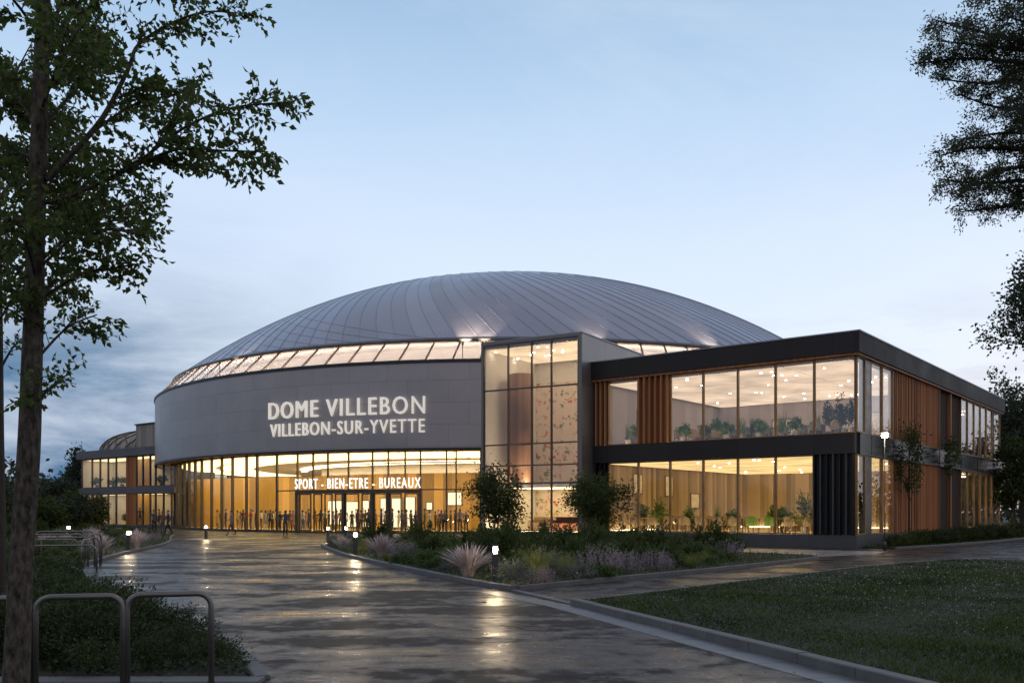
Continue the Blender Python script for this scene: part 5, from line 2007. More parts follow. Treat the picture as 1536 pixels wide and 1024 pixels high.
def person_mesh(elbL, wriL, elbR, wriR, legs, skirt=False, coat=False):
    J = {'pelvis': ((0, 0, 0.95), (0.135, 0.10)), 'waist': ((0, 0.005, 1.10), (0.115, 0.085)), 'chest': ((0, 0, 1.30), (0.15, 0.105)), 'collar': ((0, 0.01, 1.42), (0.10, 0.075)),
         'neck': ((0, 0.0, 1.50), 0.05), 'jaw': ((0, -0.02, 1.565), (0.062, 0.07)), 'skull': ((0, -0.012, 1.635), (0.075, 0.09)), 'crown': ((0, 0.0, 1.69), (0.06, 0.07)), 'nose': ((0, -0.122, 1.60), 0.012),
         'earL': ((0.082, 0.0, 1.61), 0.014), 'earR': ((-0.082, 0.0, 1.61), 0.014)}
    E_ = [('pelvis', 'waist'), ('waist', 'chest'), ('chest', 'collar'), ('collar', 'neck'), ('neck', 'jaw'), ('jaw', 'skull'), ('skull', 'crown'), ('skull', 'nose'), ('skull', 'earL'), ('skull', 'earR')]
    for s, e, w in ((1, elbL, wriL), (-1, elbR, wriR)):
        k = 'L' if s > 0 else 'R'
        J['sho' + k] = ((0.185 * s, 0.01, 1.405), 0.055)
        J['elb' + k] = ((e[0] * s, e[1], e[2]), 0.042)
        J['wri' + k] = ((w[0] * s, w[1], w[2]), 0.028)
        W, E2 = Vector((w[0] * s, w[1], w[2])), Vector((e[0] * s, e[1], e[2]))
        d = (W - E2).normalized()
        sd = d.cross(Vector((0, 0, 1)))
        if sd.length < 0.3:
            sd = Vector((0, 1, 0))
        sd.normalize()
        pal = W + d * 0.055
        J['pal' + k] = (tuple(pal), (0.034, 0.02))
        E_ += [('collar', 'sho' + k), ('sho' + k, 'elb' + k), ('elb' + k, 'wri' + k), ('wri' + k, 'pal' + k)]
        curl = Vector((-0.35 * s, -0.1, 0.0)) - d * 0.2
        for f, (off, ln) in enumerate(((-0.028, 0.066), (-0.009, 0.078), (0.010, 0.074), (0.028, 0.058))):
            a = pal + d * 0.035 + sd * off
            b = a + d * ln * 0.55 + curl * 0.012
            c = b + (d + curl * 0.9).normalized() * ln * 0.5
            for q, pt, r in (('a', a, 0.0095), ('b', b, 0.0085), ('c', c, 0.007)):
                J['f%d%s%s' % (f, q, k)] = (tuple(pt), r)
            E_ += [('pal' + k, 'f%da%s' % (f, k)), ('f%da%s' % (f, k), 'f%db%s' % (f, k)), ('f%db%s' % (f, k), 'f%dc%s' % (f, k))]
        ta = W + d * 0.03 - sd * 0.036
        tb = ta + (d - sd * 0.6).normalized() * 0.05
        J['ta' + k], J['tb' + k] = (tuple(ta), 0.011), (tuple(tb), 0.009)
        E_ += [('wri' + k, 'ta' + k), ('ta' + k, 'tb' + k)]
        hx, hz = 0.095 * s, 0.90
        st = legs[0] if s > 0 else legs[1]
        kx, ky, kz = 0.10 * s, st * 0.5 - 0.03, 0.50
        ax, ay, az_ = 0.10 * s, st + 0.02, 0.085 + (0.05 if st > 0.15 else 0)
        J['hip' + k] = ((hx, 0, hz), 0.092)
        J['kne' + k] = ((kx, ky, kz), 0.062 if not coat else 0.075)
        J['cal' + k] = ((ax * 0.5 + kx * 0.5, (ky + ay) / 2 + 0.015, 0.33), 0.056)
        J['ank' + k] = ((ax, ay, az_), 0.042)
        J['toe' + k] = ((ax + 0.02 * s, ay - 0.17, 0.035), 0.036)
        E_ += [('pelvis', 'hip' + k), ('hip' + k, 'kne' + k), ('kne' + k, 'cal' + k), ('cal' + k, 'ank' + k), ('ank' + k, 'toe' + k)]

    def lab(a, b):
        s = a + b
        if b[:3] == 'toe':
            return 3
        if any(q in s for q in ('pal', 'ta', 'tb')) or (a[0] == 'f' and a[1].isdigit()) or (b[0] == 'f' and b[1].isdigit()):
            return 0
        if a in ('neck', 'jaw', 'skull') or a == 'collar' and b == 'neck':
            return 0
        if 'hip' in s or 'kne' in s or 'cal' in s:
            if coat and 'hip' in s:
                return 1
            return 2
        return 1
    return skin_body(J, E_, lab)


POSES = {
    'stand': person_mesh((0.235, 0.03, 1.14), (0.245, -0.05, 0.90), (0.235, 0.03, 1.14), (0.245, -0.05, 0.90), (0.0, 0.03)),
    'phone': person_mesh((0.235, 0.03, 1.14), (0.10, -0.22, 1.22), (0.235, 0.03, 1.14), (0.245, -0.05, 0.90), (0.02, -0.03)),
    'clasp': person_mesh((0.24, 0.02, 1.13), (0.07, -0.20, 1.02), (0.24, 0.02, 1.13), (0.07, -0.18, 1.06), (0.0, 0.02), coat=True),
    'walk': person_mesh((0.23, 0.10, 1.15), (0.24, 0.02, 0.92), (0.23, -0.06, 1.15), (0.22, -0.24, 0.97), (-0.26, 0.30)),
}


def hair_mesh(long):
    mb = MB()
    n, m_ = 14, 7
    low = -0.35 if not long else -1.6
    base = []
    for i in range(m_ + 1):
        t = i / m_
        for k in range(n):
            a = 2 * math.pi * k / n
            back = 0.5 + 0.5 * math.sin(a)       # +y is the back of the head
            el = math.pi / 2 * (1 - t) + (low * back + 0.35 * (1 - back)) * t
            if el > -0.4:
                x, y, z = 0.084 * math.cos(el) * math.cos(a), 0.10 * math.cos(el) * math.sin(a), 0.105 * math.sin(el)
            else:
                x, y, z = 0.075 * math.cos(a), 0.09 * math.sin(a), 0.10 * el
            mb.v.append((x, 0.005 + y, 1.64 + z))
    for i in range(m_):
        for k in range(n):
            k2 = (k + 1) % n
            mb.f.append((i * n + k, i * n + k2, (i + 1) * n + k2, (i + 1) * n + k))
            mb.m.append(0)
    return mb.mesh('hair', [M['white']], True)


HAIR = {0: hair_mesh(False), 1: hair_mesh(True)}
CLOTH = {}


def cm(c, r=0.8):
    key = tuple(round(x, 3) for x in c)
    if key not in CLOTH:
        CLOTH[key] = mat('cloth_%d' % len(CLOTH), c, r, var=0.15, scale=9, bump=0.1)
    return CLOTH[key]


SKIN = [(0.45, 0.28, 0.20), (0.30, 0.17, 0.11), (0.14, 0.075, 0.05)]
COLR = {'navy': (0.05, 0.06, 0.13), 'black': (0.03, 0.03, 0.034), 'grey': (0.24, 0.24, 0.26), 'maroon': (0.17, 0.035, 0.04), 'white': (0.62, 0.6, 0.57), 'lilac': (0.32, 0.28, 0.38), 'tan': (0.36, 0.25, 0.14), 'olive': (0.10, 0.10, 0.045), 'brown': (0.18, 0.10, 0.055), 'purple': (0.2, 0.14, 0.29), 'pink': (0.42, 0.2, 0.2), 'blue': (0.12, 0.18, 0.32), 'beige': (0.40, 0.33, 0.24), 'charcoal': (0.09, 0.088, 0.095), 'red': (0.28, 0.03, 0.03)}
HAIRC = [(0.015, 0.011, 0.008), (0.05, 0.028, 0.014), (0.14, 0.09, 0.045)]
rpe = random.Random(17)


def person(x, y, z, face, pose, top, legs_c, long, label, group, h=1.0):
    r = empty('person', (x, y, z), face, label, 'person', group)
    s = 1.03 * h * rpe.uniform(0.94, 1.07)
    r.scale = (s, s, s)
    b = bpy.data.objects.new('body', POSES[pose])
    link(b, r)
    for k, c in enumerate((rpe.choice(SKIN), COLR[top], COLR[legs_c], COLR['black'])):
        b.material_slots[k].link = 'OBJECT'
        b.material_slots[k].material = cm(c, 0.55 if k == 0 else 0.8)
    hh = bpy.data.objects.new('hair', HAIR[1 if long else 0])
    link(hh, r)
    hh.material_slots[0].link = 'OBJECT'
    hh.material_slots[0].material = cm(rpe.choice(HAIRC), 0.5)


# visitors inside the lobby: photo column, depth behind the glass, pose, top, legs, long hair, words
crowd = [
    (306, 4.0, 'stand', 'charcoal', 'black', 0, 'visitor in charcoal deep in the lobby, leftmost of the crowd inside'),
    (326, 2.5, 'clasp', 'tan', 'brown', 1, 'visitor in a tan coat inside the lobby, second from the left'),
    (338.7, 1.5, 'clasp', 'navy', 'navy', 0, 'visitor in a long navy coat close behind the glass, left of the grey walker'),
    (356, 3.0, 'phone', 'tan', 'brown', 0, 'visitor in a tan jacket behind the grey walker'),
    (365, 1.6, 'stand', 'maroon', 'charcoal', 1, 'visitor in a maroon top with long hair, well left of the doors'),
    (379, 4.5, 'stand', 'beige', 'beige', 0, 'visitor all in beige deep inside, right of the maroon top'),
    (385, 1.4, 'stand', 'black', 'black', 0, 'visitor in black right of the maroon top'),
    (392, 2.4, 'phone', 'white', 'charcoal', 0, 'visitor in a white shirt and dark trousers, left of the mauve one'),
    (398, 3.0, 'clasp', 'lilac', 'white', 1, 'visitor in a mauve coat and white trousers'),
    (405.5, 1.3, 'stand', 'charcoal', 'black', 0, 'tall visitor in a charcoal suit close to the glass, left of the outdoor figure'),
    (414.5, 2.3, 'phone', 'white', 'grey', 1, 'visitor in a white top holding up a hand, beside the navy one'),
    (420, 1.5, 'clasp', 'navy', 'black', 0, 'visitor in a navy coat with folded hands, just left of the dark outdoor figure'),
    (435, 3.6, 'stand', 'olive', 'brown', 0, 'visitor in olive deep inside left of the entrance'),
    (443.5, 1.6, 'stand', 'lilac', 'grey', 0, 'visitor in a lilac shirt just left of the entrance frame'),
    (454, 2.2, 'phone', 'white', 'blue', 1, 'visitor in white top and blue trousers in the first doorway'),
    (463, 1.3, 'stand', 'charcoal', 'black', 0, 'visitor in a dark suit at the first door post'),
    (481, 3.0, 'stand', 'black', 'black', 1, 'slim visitor in black before the second bright opening, under the letters SPORT'),
    (493.5, 1.6, 'clasp', 'charcoal', 'charcoal', 0, 'visitor in a charcoal coat under the first dash of the sign'),
    (500, 4.5, 'stand', 'grey', 'black', 0, 'visitor in grey behind the charcoal coat, under the letter B'),
    (505, 1.5, 'phone', 'pink', 'brown', 1, 'visitor in a pink jacket under the word BIEN'),
    (511, 3.4, 'stand', 'brown', 'black', 0, 'visitor in brown behind the pink jacket'),
    (528, 2.5, 'clasp', 'charcoal', 'black', 0, 'visitor in charcoal before a bright opening under the letters ETRE'),
    (536, 1.6, 'stand', 'maroon', 'black', 0, 'visitor in maroon and black between the middle doors'),
    (548, 3.5, 'clasp', 'brown', 'brown', 0, 'visitor in a brown coat right of the middle door post'),
    (553, 1.8, 'stand', 'olive', 'charcoal', 1, 'visitor in an olive top near the middle doors'),
    (572, 1.2, 'phone', 'purple', 'navy', 1, 'visitor in a purple top nearest the glass beneath the second dash'),
    (578, 4.0, 'stand', 'beige', 'brown', 0, 'visitor in beige behind the purple top'),
    (588.5, 1.5, 'stand', 'navy', 'navy', 0, 'visitor all in navy left of the last two doors'),
    (598, 3.5, 'phone', 'white', 'white', 1, 'visitor in white before the last bright opening'),
    (609.5, 2.2, 'clasp', 'beige', 'tan', 1, 'visitor in a beige coat in the last doorway'),
    (623.5, 1.3, 'stand', 'navy', 'black', 0, 'tall visitor in navy at the right end of the entrance'),
    (637, 3.0, 'stand', 'olive', 'olive', 0, 'visitor in olive right of the entrance frame'),
    (653, 1.8, 'clasp', 'charcoal', 'charcoal', 0, 'visitor in a dark coat between entrance and small tree'),
    (662, 3.3, 'phone', 'maroon', 'black', 1, 'visitor in maroon between entrance and small tree, holding a phone'),
    (667, 1.4, 'stand', 'grey', 'black', 0, 'visitor in a grey suit between entrance and small tree'),
    (676, 2.6, 'clasp', 'brown', 'black', 0, 'visitor in brown close left of the small tree'),
    (690, 1.5, 'stand', 'lilac', 'charcoal', 0, 'visitor in lilac half hidden by the small tree'),
    (699, 3.0, 'stand', 'charcoal', 'black', 1, 'visitor in charcoal almost hidden behind the small tree'),
    (376, 2.4, 'phone', 'red', 'navy', 1, 'visitor in a red top beside the maroon one'),
    (318, 1.6, 'phone', 'white', 'navy', 1, 'visitor in a white top near the left curve of the lobby'),
    (330.5, 3.6, 'stand', 'brown', 'beige', 0, 'visitor in brown with pale trousers left of the navy coat'),
    (360.5, 4.4, 'clasp', 'grey', 'grey', 0, 'visitor in a grey coat far behind the maroon top'),
    (402, 4.6, 'phone', 'beige', 'brown', 1, 'visitor in beige far behind the charcoal suit'),
    (409.5, 3.4, 'stand', 'white', 'black', 0, 'visitor in white shirt behind the charcoal suit, left of the raised hand'),
    (439.5, 2.6, 'clasp', 'pink', 'black', 1, 'visitor in pink between olive and lilac, left of the entrance'),
    (448.5, 4.0, 'phone', 'blue', 'beige', 0, 'visitor in blue far inside behind the entrance frame'),
    (459, 3.2, 'stand', 'pink', 'grey', 1, 'visitor in pink at the first doors, behind the white top'),
    (473, 2.0, 'clasp', 'brown', 'charcoal', 0, 'visitor in a brown coat before the first bright opening'),
    (487.5, 4.4, 'phone', 'white', 'black', 0, 'visitor in white at the back under the letters ORT'),
    (517.5, 2.2, 'stand', 'blue', 'navy', 1, 'visitor in blue at the left middle door post'),
    (541.5, 2.6, 'phone', 'grey', 'black', 0, 'visitor in grey at the centre doors holding a phone'),
    (562.5, 3.0, 'stand', 'tan', 'brown', 0, 'visitor in tan left of the purple top'),
    (583, 2.4, 'clasp', 'charcoal', 'black', 1, 'visitor in a charcoal coat between purple and navy'),
    (604, 2.6, 'stand', 'blue', 'charcoal', 0, 'visitor in blue between the last two bright openings'),
    (616.5, 3.6, 'phone', 'brown', 'black', 1, 'visitor in brown in front of the last bright opening'),
    (630.5, 2.0, 'phone', 'red', 'black', 0, 'visitor in red behind the right end post of the entrance'),
    (644.5, 2.4, 'stand', 'white', 'blue', 1, 'visitor in a white top under the small bright wall opening'),
    (657.5, 4.2, 'stand', 'tan', 'brown', 0, 'visitor in tan far inside, right of the entrance'),
    (682.5, 1.7, 'phone', 'charcoal', 'navy', 0, 'visitor in charcoal under the large bright wall opening'),
    (428.5, 2.8, 'phone', 'blue', 'charcoal', 1, 'visitor in a blue top behind the dark outdoor figure'),
]
for px, dep, pose, top, lg, lo_, lab in crowd:
    a = az_at(px, R_GL - dep)
    q = CEN + pol(a, R_GL - dep, 0.06)
    person(q.x, q.y, 0.06, rpe.uniform(-2.6, 2.6), pose, top, lg, lo_, lab, 'visitors inside the lobby')
for px, py, pose, top, lg, lo_, face, lab in [
        (347, 802.5, 'walk', 'grey', 'charcoal', 0, -1.2, 'person in a grey jacket walking on the plaza outside the lobby glass'),
        (428, 803, 'clasp', 'charcoal', 'black', 0, 0.4, 'person in a long dark coat standing on the plaza left of the entrance'),
        (231, 802, 'stand', 'charcoal', 'black', 0, 0.9, 'leftmost of three people on the plaza before the small wing, in charcoal'),
        (244, 803.5, 'phone', 'brown', 'charcoal', 1, -0.3, 'middle of three people before the small wing, in brown with raised hand'),
        (252, 803, 'walk', 'navy', 'black', 0, -1.0, 'rightmost of three people before the small wing, in navy and walking')]:
    x, y = gp(px, py)
    person(x, y, -0.006, face, pose, top, lg, lo_, lab, 'people outside on the plaza')
for px, dy, pose, top, lg, lo_, lab in [
        (166, 1.6, 'clasp', 'black', 'black', 0, 'person in black inside the small wing, first from the left'),
        (184, 1.5, 'stand', 'charcoal', 'black', 1, 'person in charcoal inside the small wing left of its timber panel'),
        (187, 3.0, 'phone', 'grey', 'black', 0, 'person in grey inside the small wing behind the charcoal one'),
        (218, 2.5, 'stand', 'brown', 'black', 0, 'person in brown inside the small wing right of its timber panel')]:
    x = lxw(px) + dy * 0.55
    q = Vector((-49.2, 104, 0)) + Vector((0.783, -0.622, 0)) * x + Vector((0.622, 0.783, 0)) * dy
    person(q.x, q.y, ZA, rpe.uniform(-1, 1), pose, top, lg, lo_, lab, 'people inside the small wing')


# ================================================================== furniture and plants in the wing
def wpt(x, y, z):
    return Vector((15.9, 42.4, 0)) + Vector((0.783, -0.622, 0)) * x + Vector((0.622, 0.783, 0)) * y + Vector((0, 0, z))


def make_chair(m, lm):
    r = empty('chair', (0, 0, 0))
    mb = MB()
    n = 9
    for i in range(n):
        a0, a1 = math.pi * (i / n) , math.pi * ((i + 1) / n)
        f = lambda a, rr_, z: (rr_ * math.cos(a), rr_ * math.sin(a) * 0.9 + 0.02, z)
        h0, h1 = 0.62 + 0.24 * math.sin(a0), 0.62 + 0.24 * math.sin(a1)
        mb.quad(f(a0, 0.30, 0.40), f(a1, 0.30, 0.40), f(a1, 0.32, h1), f(a0, 0.32, h0))
        mb.quad(f(a1, 0.25, 0.40), f(a0, 0.25, 0.40), f(a0, 0.27, h0), f(a1, 0.27, h1))
        mb.quad(f(a0, 0.32, h0), f(a1, 0.32, h1), f(a1, 0.27, h1), f(a0, 0.27, h0))
    mb.build('backrest', m, r, smooth=False)
    mb = MB()
    mb.prism([(-0.26, -0.26), (0.26, -0.26), (0.27, 0.05), (0.18, 0.24), (-0.18, 0.24), (-0.27, 0.05)], 0.38, 0.48)
    mb.build('seat', m, r)
    for sx in (-1, 1):
        for sy in (-1, 1):
            mb = MB()
            mb.tube([(0.24 * sx, 0.22 * sy, 0), (0.2 * sx, 0.18 * sy, 0.38)], 0.016, 0.022, sides=6)
            mb.build('leg', lm, r)
    return r


def make_table(m, lm):
    r = empty('table', (0, 0, 0))
    mb = MB()
    mb.box(-0.75, 0.75, -0.42, 0.42, 0.71, 0.75)
    mb.build('table_top', m, r)
    for sx in (-1, 1):
        for sy in (-1, 1):
            mb = MB()
            mb.tube([(0.68 * sx, 0.36 * sy, 0), (0.66 * sx, 0.34 * sy, 0.708)], 0.022, 0.028, sides=6)
            mb.build('leg', lm, r)
    return r


M['fab_grey'] = mat('grey_fabric', (0.27, 0.25, 0.225), 0.9, var=0.2, scale=20)
M['fab_green'] = mat('green_fabric', (0.24, 0.36, 0.06), 0.9, var=0.2, scale=20)
M['fab_tan'] = mat('tan_fabric', (0.44, 0.32, 0.18), 0.9, var=0.2, scale=20)
M['fab_red'] = mat('rust_fabric', (0.20, 0.075, 0.045), 0.9, var=0.3, scale=6)
M['oak'] = mat('oak', (0.42, 0.28, 0.15), 0.5, var=0.2, scale=4)
M['pot'] = mat('pot', (0.22, 0.2, 0.18), 0.6)
ch = {'grey': make_chair(M['fab_grey'], M['darksteel']), 'green': make_chair(M['fab_green'], M['oak']), 'tan': make_chair(M['fab_tan'], M['oak'])}
used = set()
TREE = {}
for q in bpy.data.objects:
    if q.parent and q.parent.name.startswith(('chair', 'table')):
        TREE.setdefault(q.parent.name, []).append(q)


def put(proto, key, x, y, z, rz, label, cat, group, s=1.0):
    if key in used:
        o = copy_tree(proto, None, TREE)
    else:
        o = proto
        used.add(key)
    o.location = wpt(x, y, z)
    o.rotation_euler = (0, 0, WA + rz)
    o.scale = (s, s, s)
    tag(o, label, cat, group)
    return o


UP = ['the pane beside the timber fins', 'the second pane right of the timber fins', 'the middle pane', 'the pane next to the corner one', 'the corner pane']
LO = ['the lower pane by the young tree', 'the second lower pane from the young tree', 'the third lower pane from the young tree', 'the lower middle pane', 'the second lower pane from the black fins', 'the lower pane beside the black fins']
tb = make_table(M['oak'], M['darksteel'])
TREE[tb.name] = kids(tb)
rf = random.Random(9)
ub = [(-9.66, -7.76), (-7.76, -5.85), (-5.85, -3.88), (-3.88, -1.96), (-1.96, -0.1)]
for i, (x0, x1) in enumerate(ub):
    c = (x0 + x1) / 2 - 1.0
    put(tb, 'tb', c, 2.9 + 0.5 * (i % 2), 5.36, rf.uniform(-0.2, 0.2), 'oak-topped table behind ' + UP[i] + ' upstairs', 'table', 'tables in the office wing', 1.0)
    for q_, (dx, dy, rz) in enumerate(((-0.5, -0.75, 3.14), (0.45, -0.7, 3.1), (0.0, 0.8, 0.0), (1.05, 0.1, -1.5))):
        kc = ('grey', 'tan', 'grey', 'grey')[(q_ + i) % 4]
        put(ch[kc], kc, c + dx + rf.uniform(-.12, .12), 2.9 + 0.5 * (i % 2) + dy, 5.36, rz + rf.uniform(-0.7, 0.7), kc + ' shell chair at the table behind ' + UP[i] + ' upstairs', 'chair', 'chairs behind ' + UP[i] + ' upstairs', rf.uniform(0.9, 1.0))
lb = [(-13.5, -11.62), (-11.62, -9.68), (-9.68, -7.76), (-7.76, -5.85), (-5.85, -3.88), (-3.88, -1.98)]
for i, (x0, x1) in enumerate(lb):
    c = (x0 + x1) / 2
    col = ('tan', 'tan', 'tan', 'tan', 'green', 'tan')[i]
    put(tb, 'tb', c, 1.6, 0.62, 0, 'oak-topped table behind ' + LO[i] + ' at ground level', 'table', 'tables in the office wing', 1.0)
    for dx, dy, rz in ((-0.45, 0.8, 3.14), (0.45, 0.82, 3.1), (0.1, 2.4, 0.0)):
        put(ch[col], col, c + dx + rf.uniform(-.1, .1), dy, 0.62, rz + rf.uniform(-0.4, 0.4), col + ' shell chair at the table behind ' + LO[i], 'chair', 'chairs behind ' + LO[i], 1.0)


def potted(x, y, z, h, r, label, seed, spiky=False, root=None):
    loc = wpt(x, y, z)
    t = empty('potted_plant', loc, 0, label, 'plant', 'potted plants in the office wing')
    mb = MB()
    mb.lathe([(0.14, 0), (0.19, 0.34), (0.17, 0.34), (0.16, 0.30)], 16)
    mb.build('pot', M['pot'], t)
    if spiky:
        me = tuft_mesh('foliage', r, h, 60, 0.025, M['houseplant'], seed, 0.5)
    else:
        me = shrub_mesh('foliage', r, h, 420, 0.17, 0.085, M['houseplant'], seed, 20)
    f = bpy.data.objects.new('foliage', me)
    f.location = (0, 0, 0.28)
    link(f, t)


for k, (x, y, z, h, r, lab, sp) in enumerate([
        (-12.7, 0.8, 5.36, 1.0, 0.35, 'spiky potted plant upstairs behind the narrow pane left of the timber fins', True),
        (-9.0, 2.7, 5.36, 0.95, 0.4, 'leafy potted plant upstairs behind the pane beside the timber fins', False),
        (-8.3, 2.9, 5.36, 1.1, 0.4, 'second taller leafy plant upstairs behind the pane beside the timber fins', False),
        (-7.1, 3.0, 5.36, 1.3, 0.32, 'narrow upright plant upstairs, second pane right of the timber fins', True),
        (-5.9, 2.3, 5.36, 0.9, 0.5, 'wide leafy plant upstairs near the second mullion right of the timber fins', False),
        (-4.7, 3.2, 5.36, 1.35, 0.55, 'tall feathery plant upstairs behind the middle pane', True),
        (-2.9, 3.2, 5.36, 1.25, 0.5, 'spiky plant upstairs behind the pane next to the corner one', True),
        (-10.8, 0.95, 0.62, 1.55, 0.62, 'large leafy potted plant at ground level, second lower pane from the young tree', False),
        (-9.2, 1.2, 0.62, 1.0, 0.4, 'smaller leafy plant at ground level, third lower pane from the young tree', False),
        (-4.5, 2.6, 0.62, 1.2, 0.35, 'dark leafy plant at ground level behind the second lower pane from the black fins', False),
        (-2.75, 0.9, 0.62, 1.75, 0.62, 'largest potted plant at ground level, beside the black fins', False),
        (-5.4, 3.6, 0.62, 1.3, 0.4, 'leafy plant far inside the lower middle pane', False),
        (-9.4, 1.0, 5.36, 0.75, 0.36, 'short leafy plant upstairs right against the pane beside the timber fins', False),
        (-6.9, 1.1, 5.36, 0.7, 0.4, 'short bushy plant upstairs against the second pane right of the timber fins', False),
        (-6.2, 1.4, 5.36, 0.95, 0.36, 'mid-height plant upstairs beside the second mullion right of the timber fins', True),
        (-5.2, 1.2, 5.36, 0.75, 0.42, 'short bushy plant upstairs against the middle pane', False),
        (-4.2, 1.6, 5.36, 1.05, 0.45, 'spiky plant upstairs close to the right edge of the middle pane', True),
        (-3.3, 1.2, 5.36, 0.7, 0.4, 'short bushy plant upstairs against the pane next to the corner one', False),
        (-12.3, 1.3, 5.36, 1.2, 0.4, 'leafy plant upstairs behind the narrow pane, right of the spiky one', False),
        (-6.6, 1.2, 0.62, 0.9, 0.4, 'short leafy plant at ground level against the lower middle pane', False),
        (-12.2, 1.4, 0.62, 1.3, 0.45, 'leafy plant at ground level behind the lower pane by the young tree', False),
        (-8.1, 2.4, 0.62, 1.15, 0.4, 'spiky plant at ground level right in the third lower pane from the young tree', True)]):
    potted(x, y, z, h, r, lab, 200 + k, sp)


def sofa(loc, rz, w, m, label):
    r = empty('sofa', loc, rz, label, 'sofa')
    mb = MB()
    mb.box(-w / 2, w / 2, -0.4, 0.4, 0.08, 0.30)
    mb.build('base', m, r)
    for k in range(3):
        mb = MB()
        mb.box(-w / 2 + k * w / 3 + 0.01, -w / 2 + (k + 1) * w / 3 - 0.01, -0.42, 0.2, 0.304, 0.46)
        mb.build('seat_cushion', m, r)
    mb = MB()
    mb.box(-w / 2, w / 2, 0.202, 0.42, 0.304, 0.82)
    mb.build('backrest', m, r)
    for s in (-1, 1):
        mb = MB()
        mb.box(*(sorted((s * w / 2 + s * 0.004, s * w / 2 + s * 0.17))), -0.42, 0.42, 0.08, 0.62)
        mb.build('armrest', m, r)


def apt(x, y, z):
    return Vector((3.84, 50.2, 0)) + Vector((0.858, -0.514, 0)) * x + Vector((0.514, 0.858, 0)) * y + Vector((0, 0, z))


sofa(apt(-1.45, 1.3, 0.58), AA, 1.9, M['fab_red'], 'rust-red sofa on the atrium floor behind the last two panes')
sofa(apt(-3.6, 2.4, 0.58), AA + 0.2, 1.6, M['fab_tan'], 'tan sofa on the atrium floor, left of the rust-red one')

# more furnishing in the wing: low sofas, wall pictures, a shelf
for x, y, z, w_, m_, lab in [
        (-12.6, 2.2, 5.36, 1.5, 'fab_grey', 'small grey sofa upstairs behind the narrow pane left of the timber fins'),
        (-10.4, 2.6, 0.62, 1.8, 'fab_tan', 'low tan sofa at ground level by the second lower pane from the young tree'),
        (-8.6, 3.4, 0.62, 1.8, 'fab_yellow', 'ochre sofa at ground level behind the third lower pane from the young tree'),
        (-3.2, 2.6, 0.62, 1.7, 'fab_tan', 'low tan sofa at ground level near the black fins')]:
    if m_ == 'fab_yellow' and m_ not in M:
        M[m_] = mat('ochre_fabric', (0.42, 0.29, 0.05), 0.9, var=0.2, scale=10)
    sofa(wpt(x, y, z), WA + rf.choice((0, 0.15, 3.14)), w_, M[m_], lab)
M['paper'] = mat('picture_print', (0.7, 0.68, 0.62), 0.7, var=0.3, scale=3)


def picture(x, y, z, w_, h, side, label):
    r = empty('wall_picture', wpt(x, y, z), WA + side, label, 'picture', 'pictures on the office walls')
    mb = MB()
    mb.box(-w_ / 2, w_ / 2, -0.03, -0.012, -h / 2, h / 2)
    mb.build('print', M['paper'], r)
    mb = MB()
    for q_ in ((-w_ / 2 - 0.05, -w_ / 2, -h / 2 - 0.05, h / 2 + 0.05), (w_ / 2, w_ / 2 + 0.05, -h / 2 - 0.05, h / 2 + 0.05), (-w_ / 2, w_ / 2, h / 2, h / 2 + 0.05), (-w_ / 2, w_ / 2, -h / 2 - 0.05, -h / 2)):
        mb.box(q_[0], q_[1], -0.045, -0.004, q_[2], q_[3])
    mb.build('frame', M['bronze'], r)


picture(-14.1, 4.2, 3.35, 1.0, 1.1, math.pi / 2, 'upper white picture on the ground-floor curtain wall near the young tree')
picture(-14.1, 8.0, 3.3, 0.9, 1.2, math.pi / 2, 'white picture farther back on the ground-floor curtain wall')
picture(-14.1, 11.5, 2.4, 1.1, 0.9, math.pi / 2, 'lower white picture deep in the ground-floor room')
picture(-14.2, 4.6, 7.2, 0.6, 1.1, math.pi / 2, 'narrow picture on the upstairs side wall behind the timber fins')
picture(-9.5, 15.2, 7.2, 1.6, 1.1, 0, 'wide picture on the upstairs back wall')
picture(-4.0, 15.2, 7.1, 1.2, 1.4, 0, 'tall picture on the upstairs back wall near the corner')
M['dark_leaf'] = leafmat('rubber_plant_leaf', (0.03, 0.045, 0.03), (0.07, 0.09, 0.06), 0.2)
for k, (x, y, h, r_, lab) in enumerate([
        (-2.2, 2.6, 1.7, 0.28, 'slim dark upright plant upstairs left of the last mullion before the corner'),
        (-1.5, 2.2, 1.9, 0.34, 'tallest dark plant upstairs just right of the last mullion before the corner'),
        (-0.9, 1.3, 1.2, 0.42, 'spreading dark plant upstairs in the corner pane'),
        (-0.45, 0.9, 1.6, 0.25, 'slim dark plant upstairs right at the glass corner')]):
    t = empty('potted_plant', wpt(x, y, 5.36), 0, lab, 'plant', 'potted plants in the office wing')
    mb = MB()
    mb.lathe([(0.14, 0), (0.19, 0.34), (0.17, 0.34), (0.16, 0.30)], 16)
    mb.build('pot', M['pot'], t)
    f = bpy.data.objects.new('foliage', shrub_mesh('foliage', r_, h, 380, 0.16, 0.07, M['dark_leaf'], 300 + k, 18))
    f.location = (0, 0, 0.28)
    link(f, t)

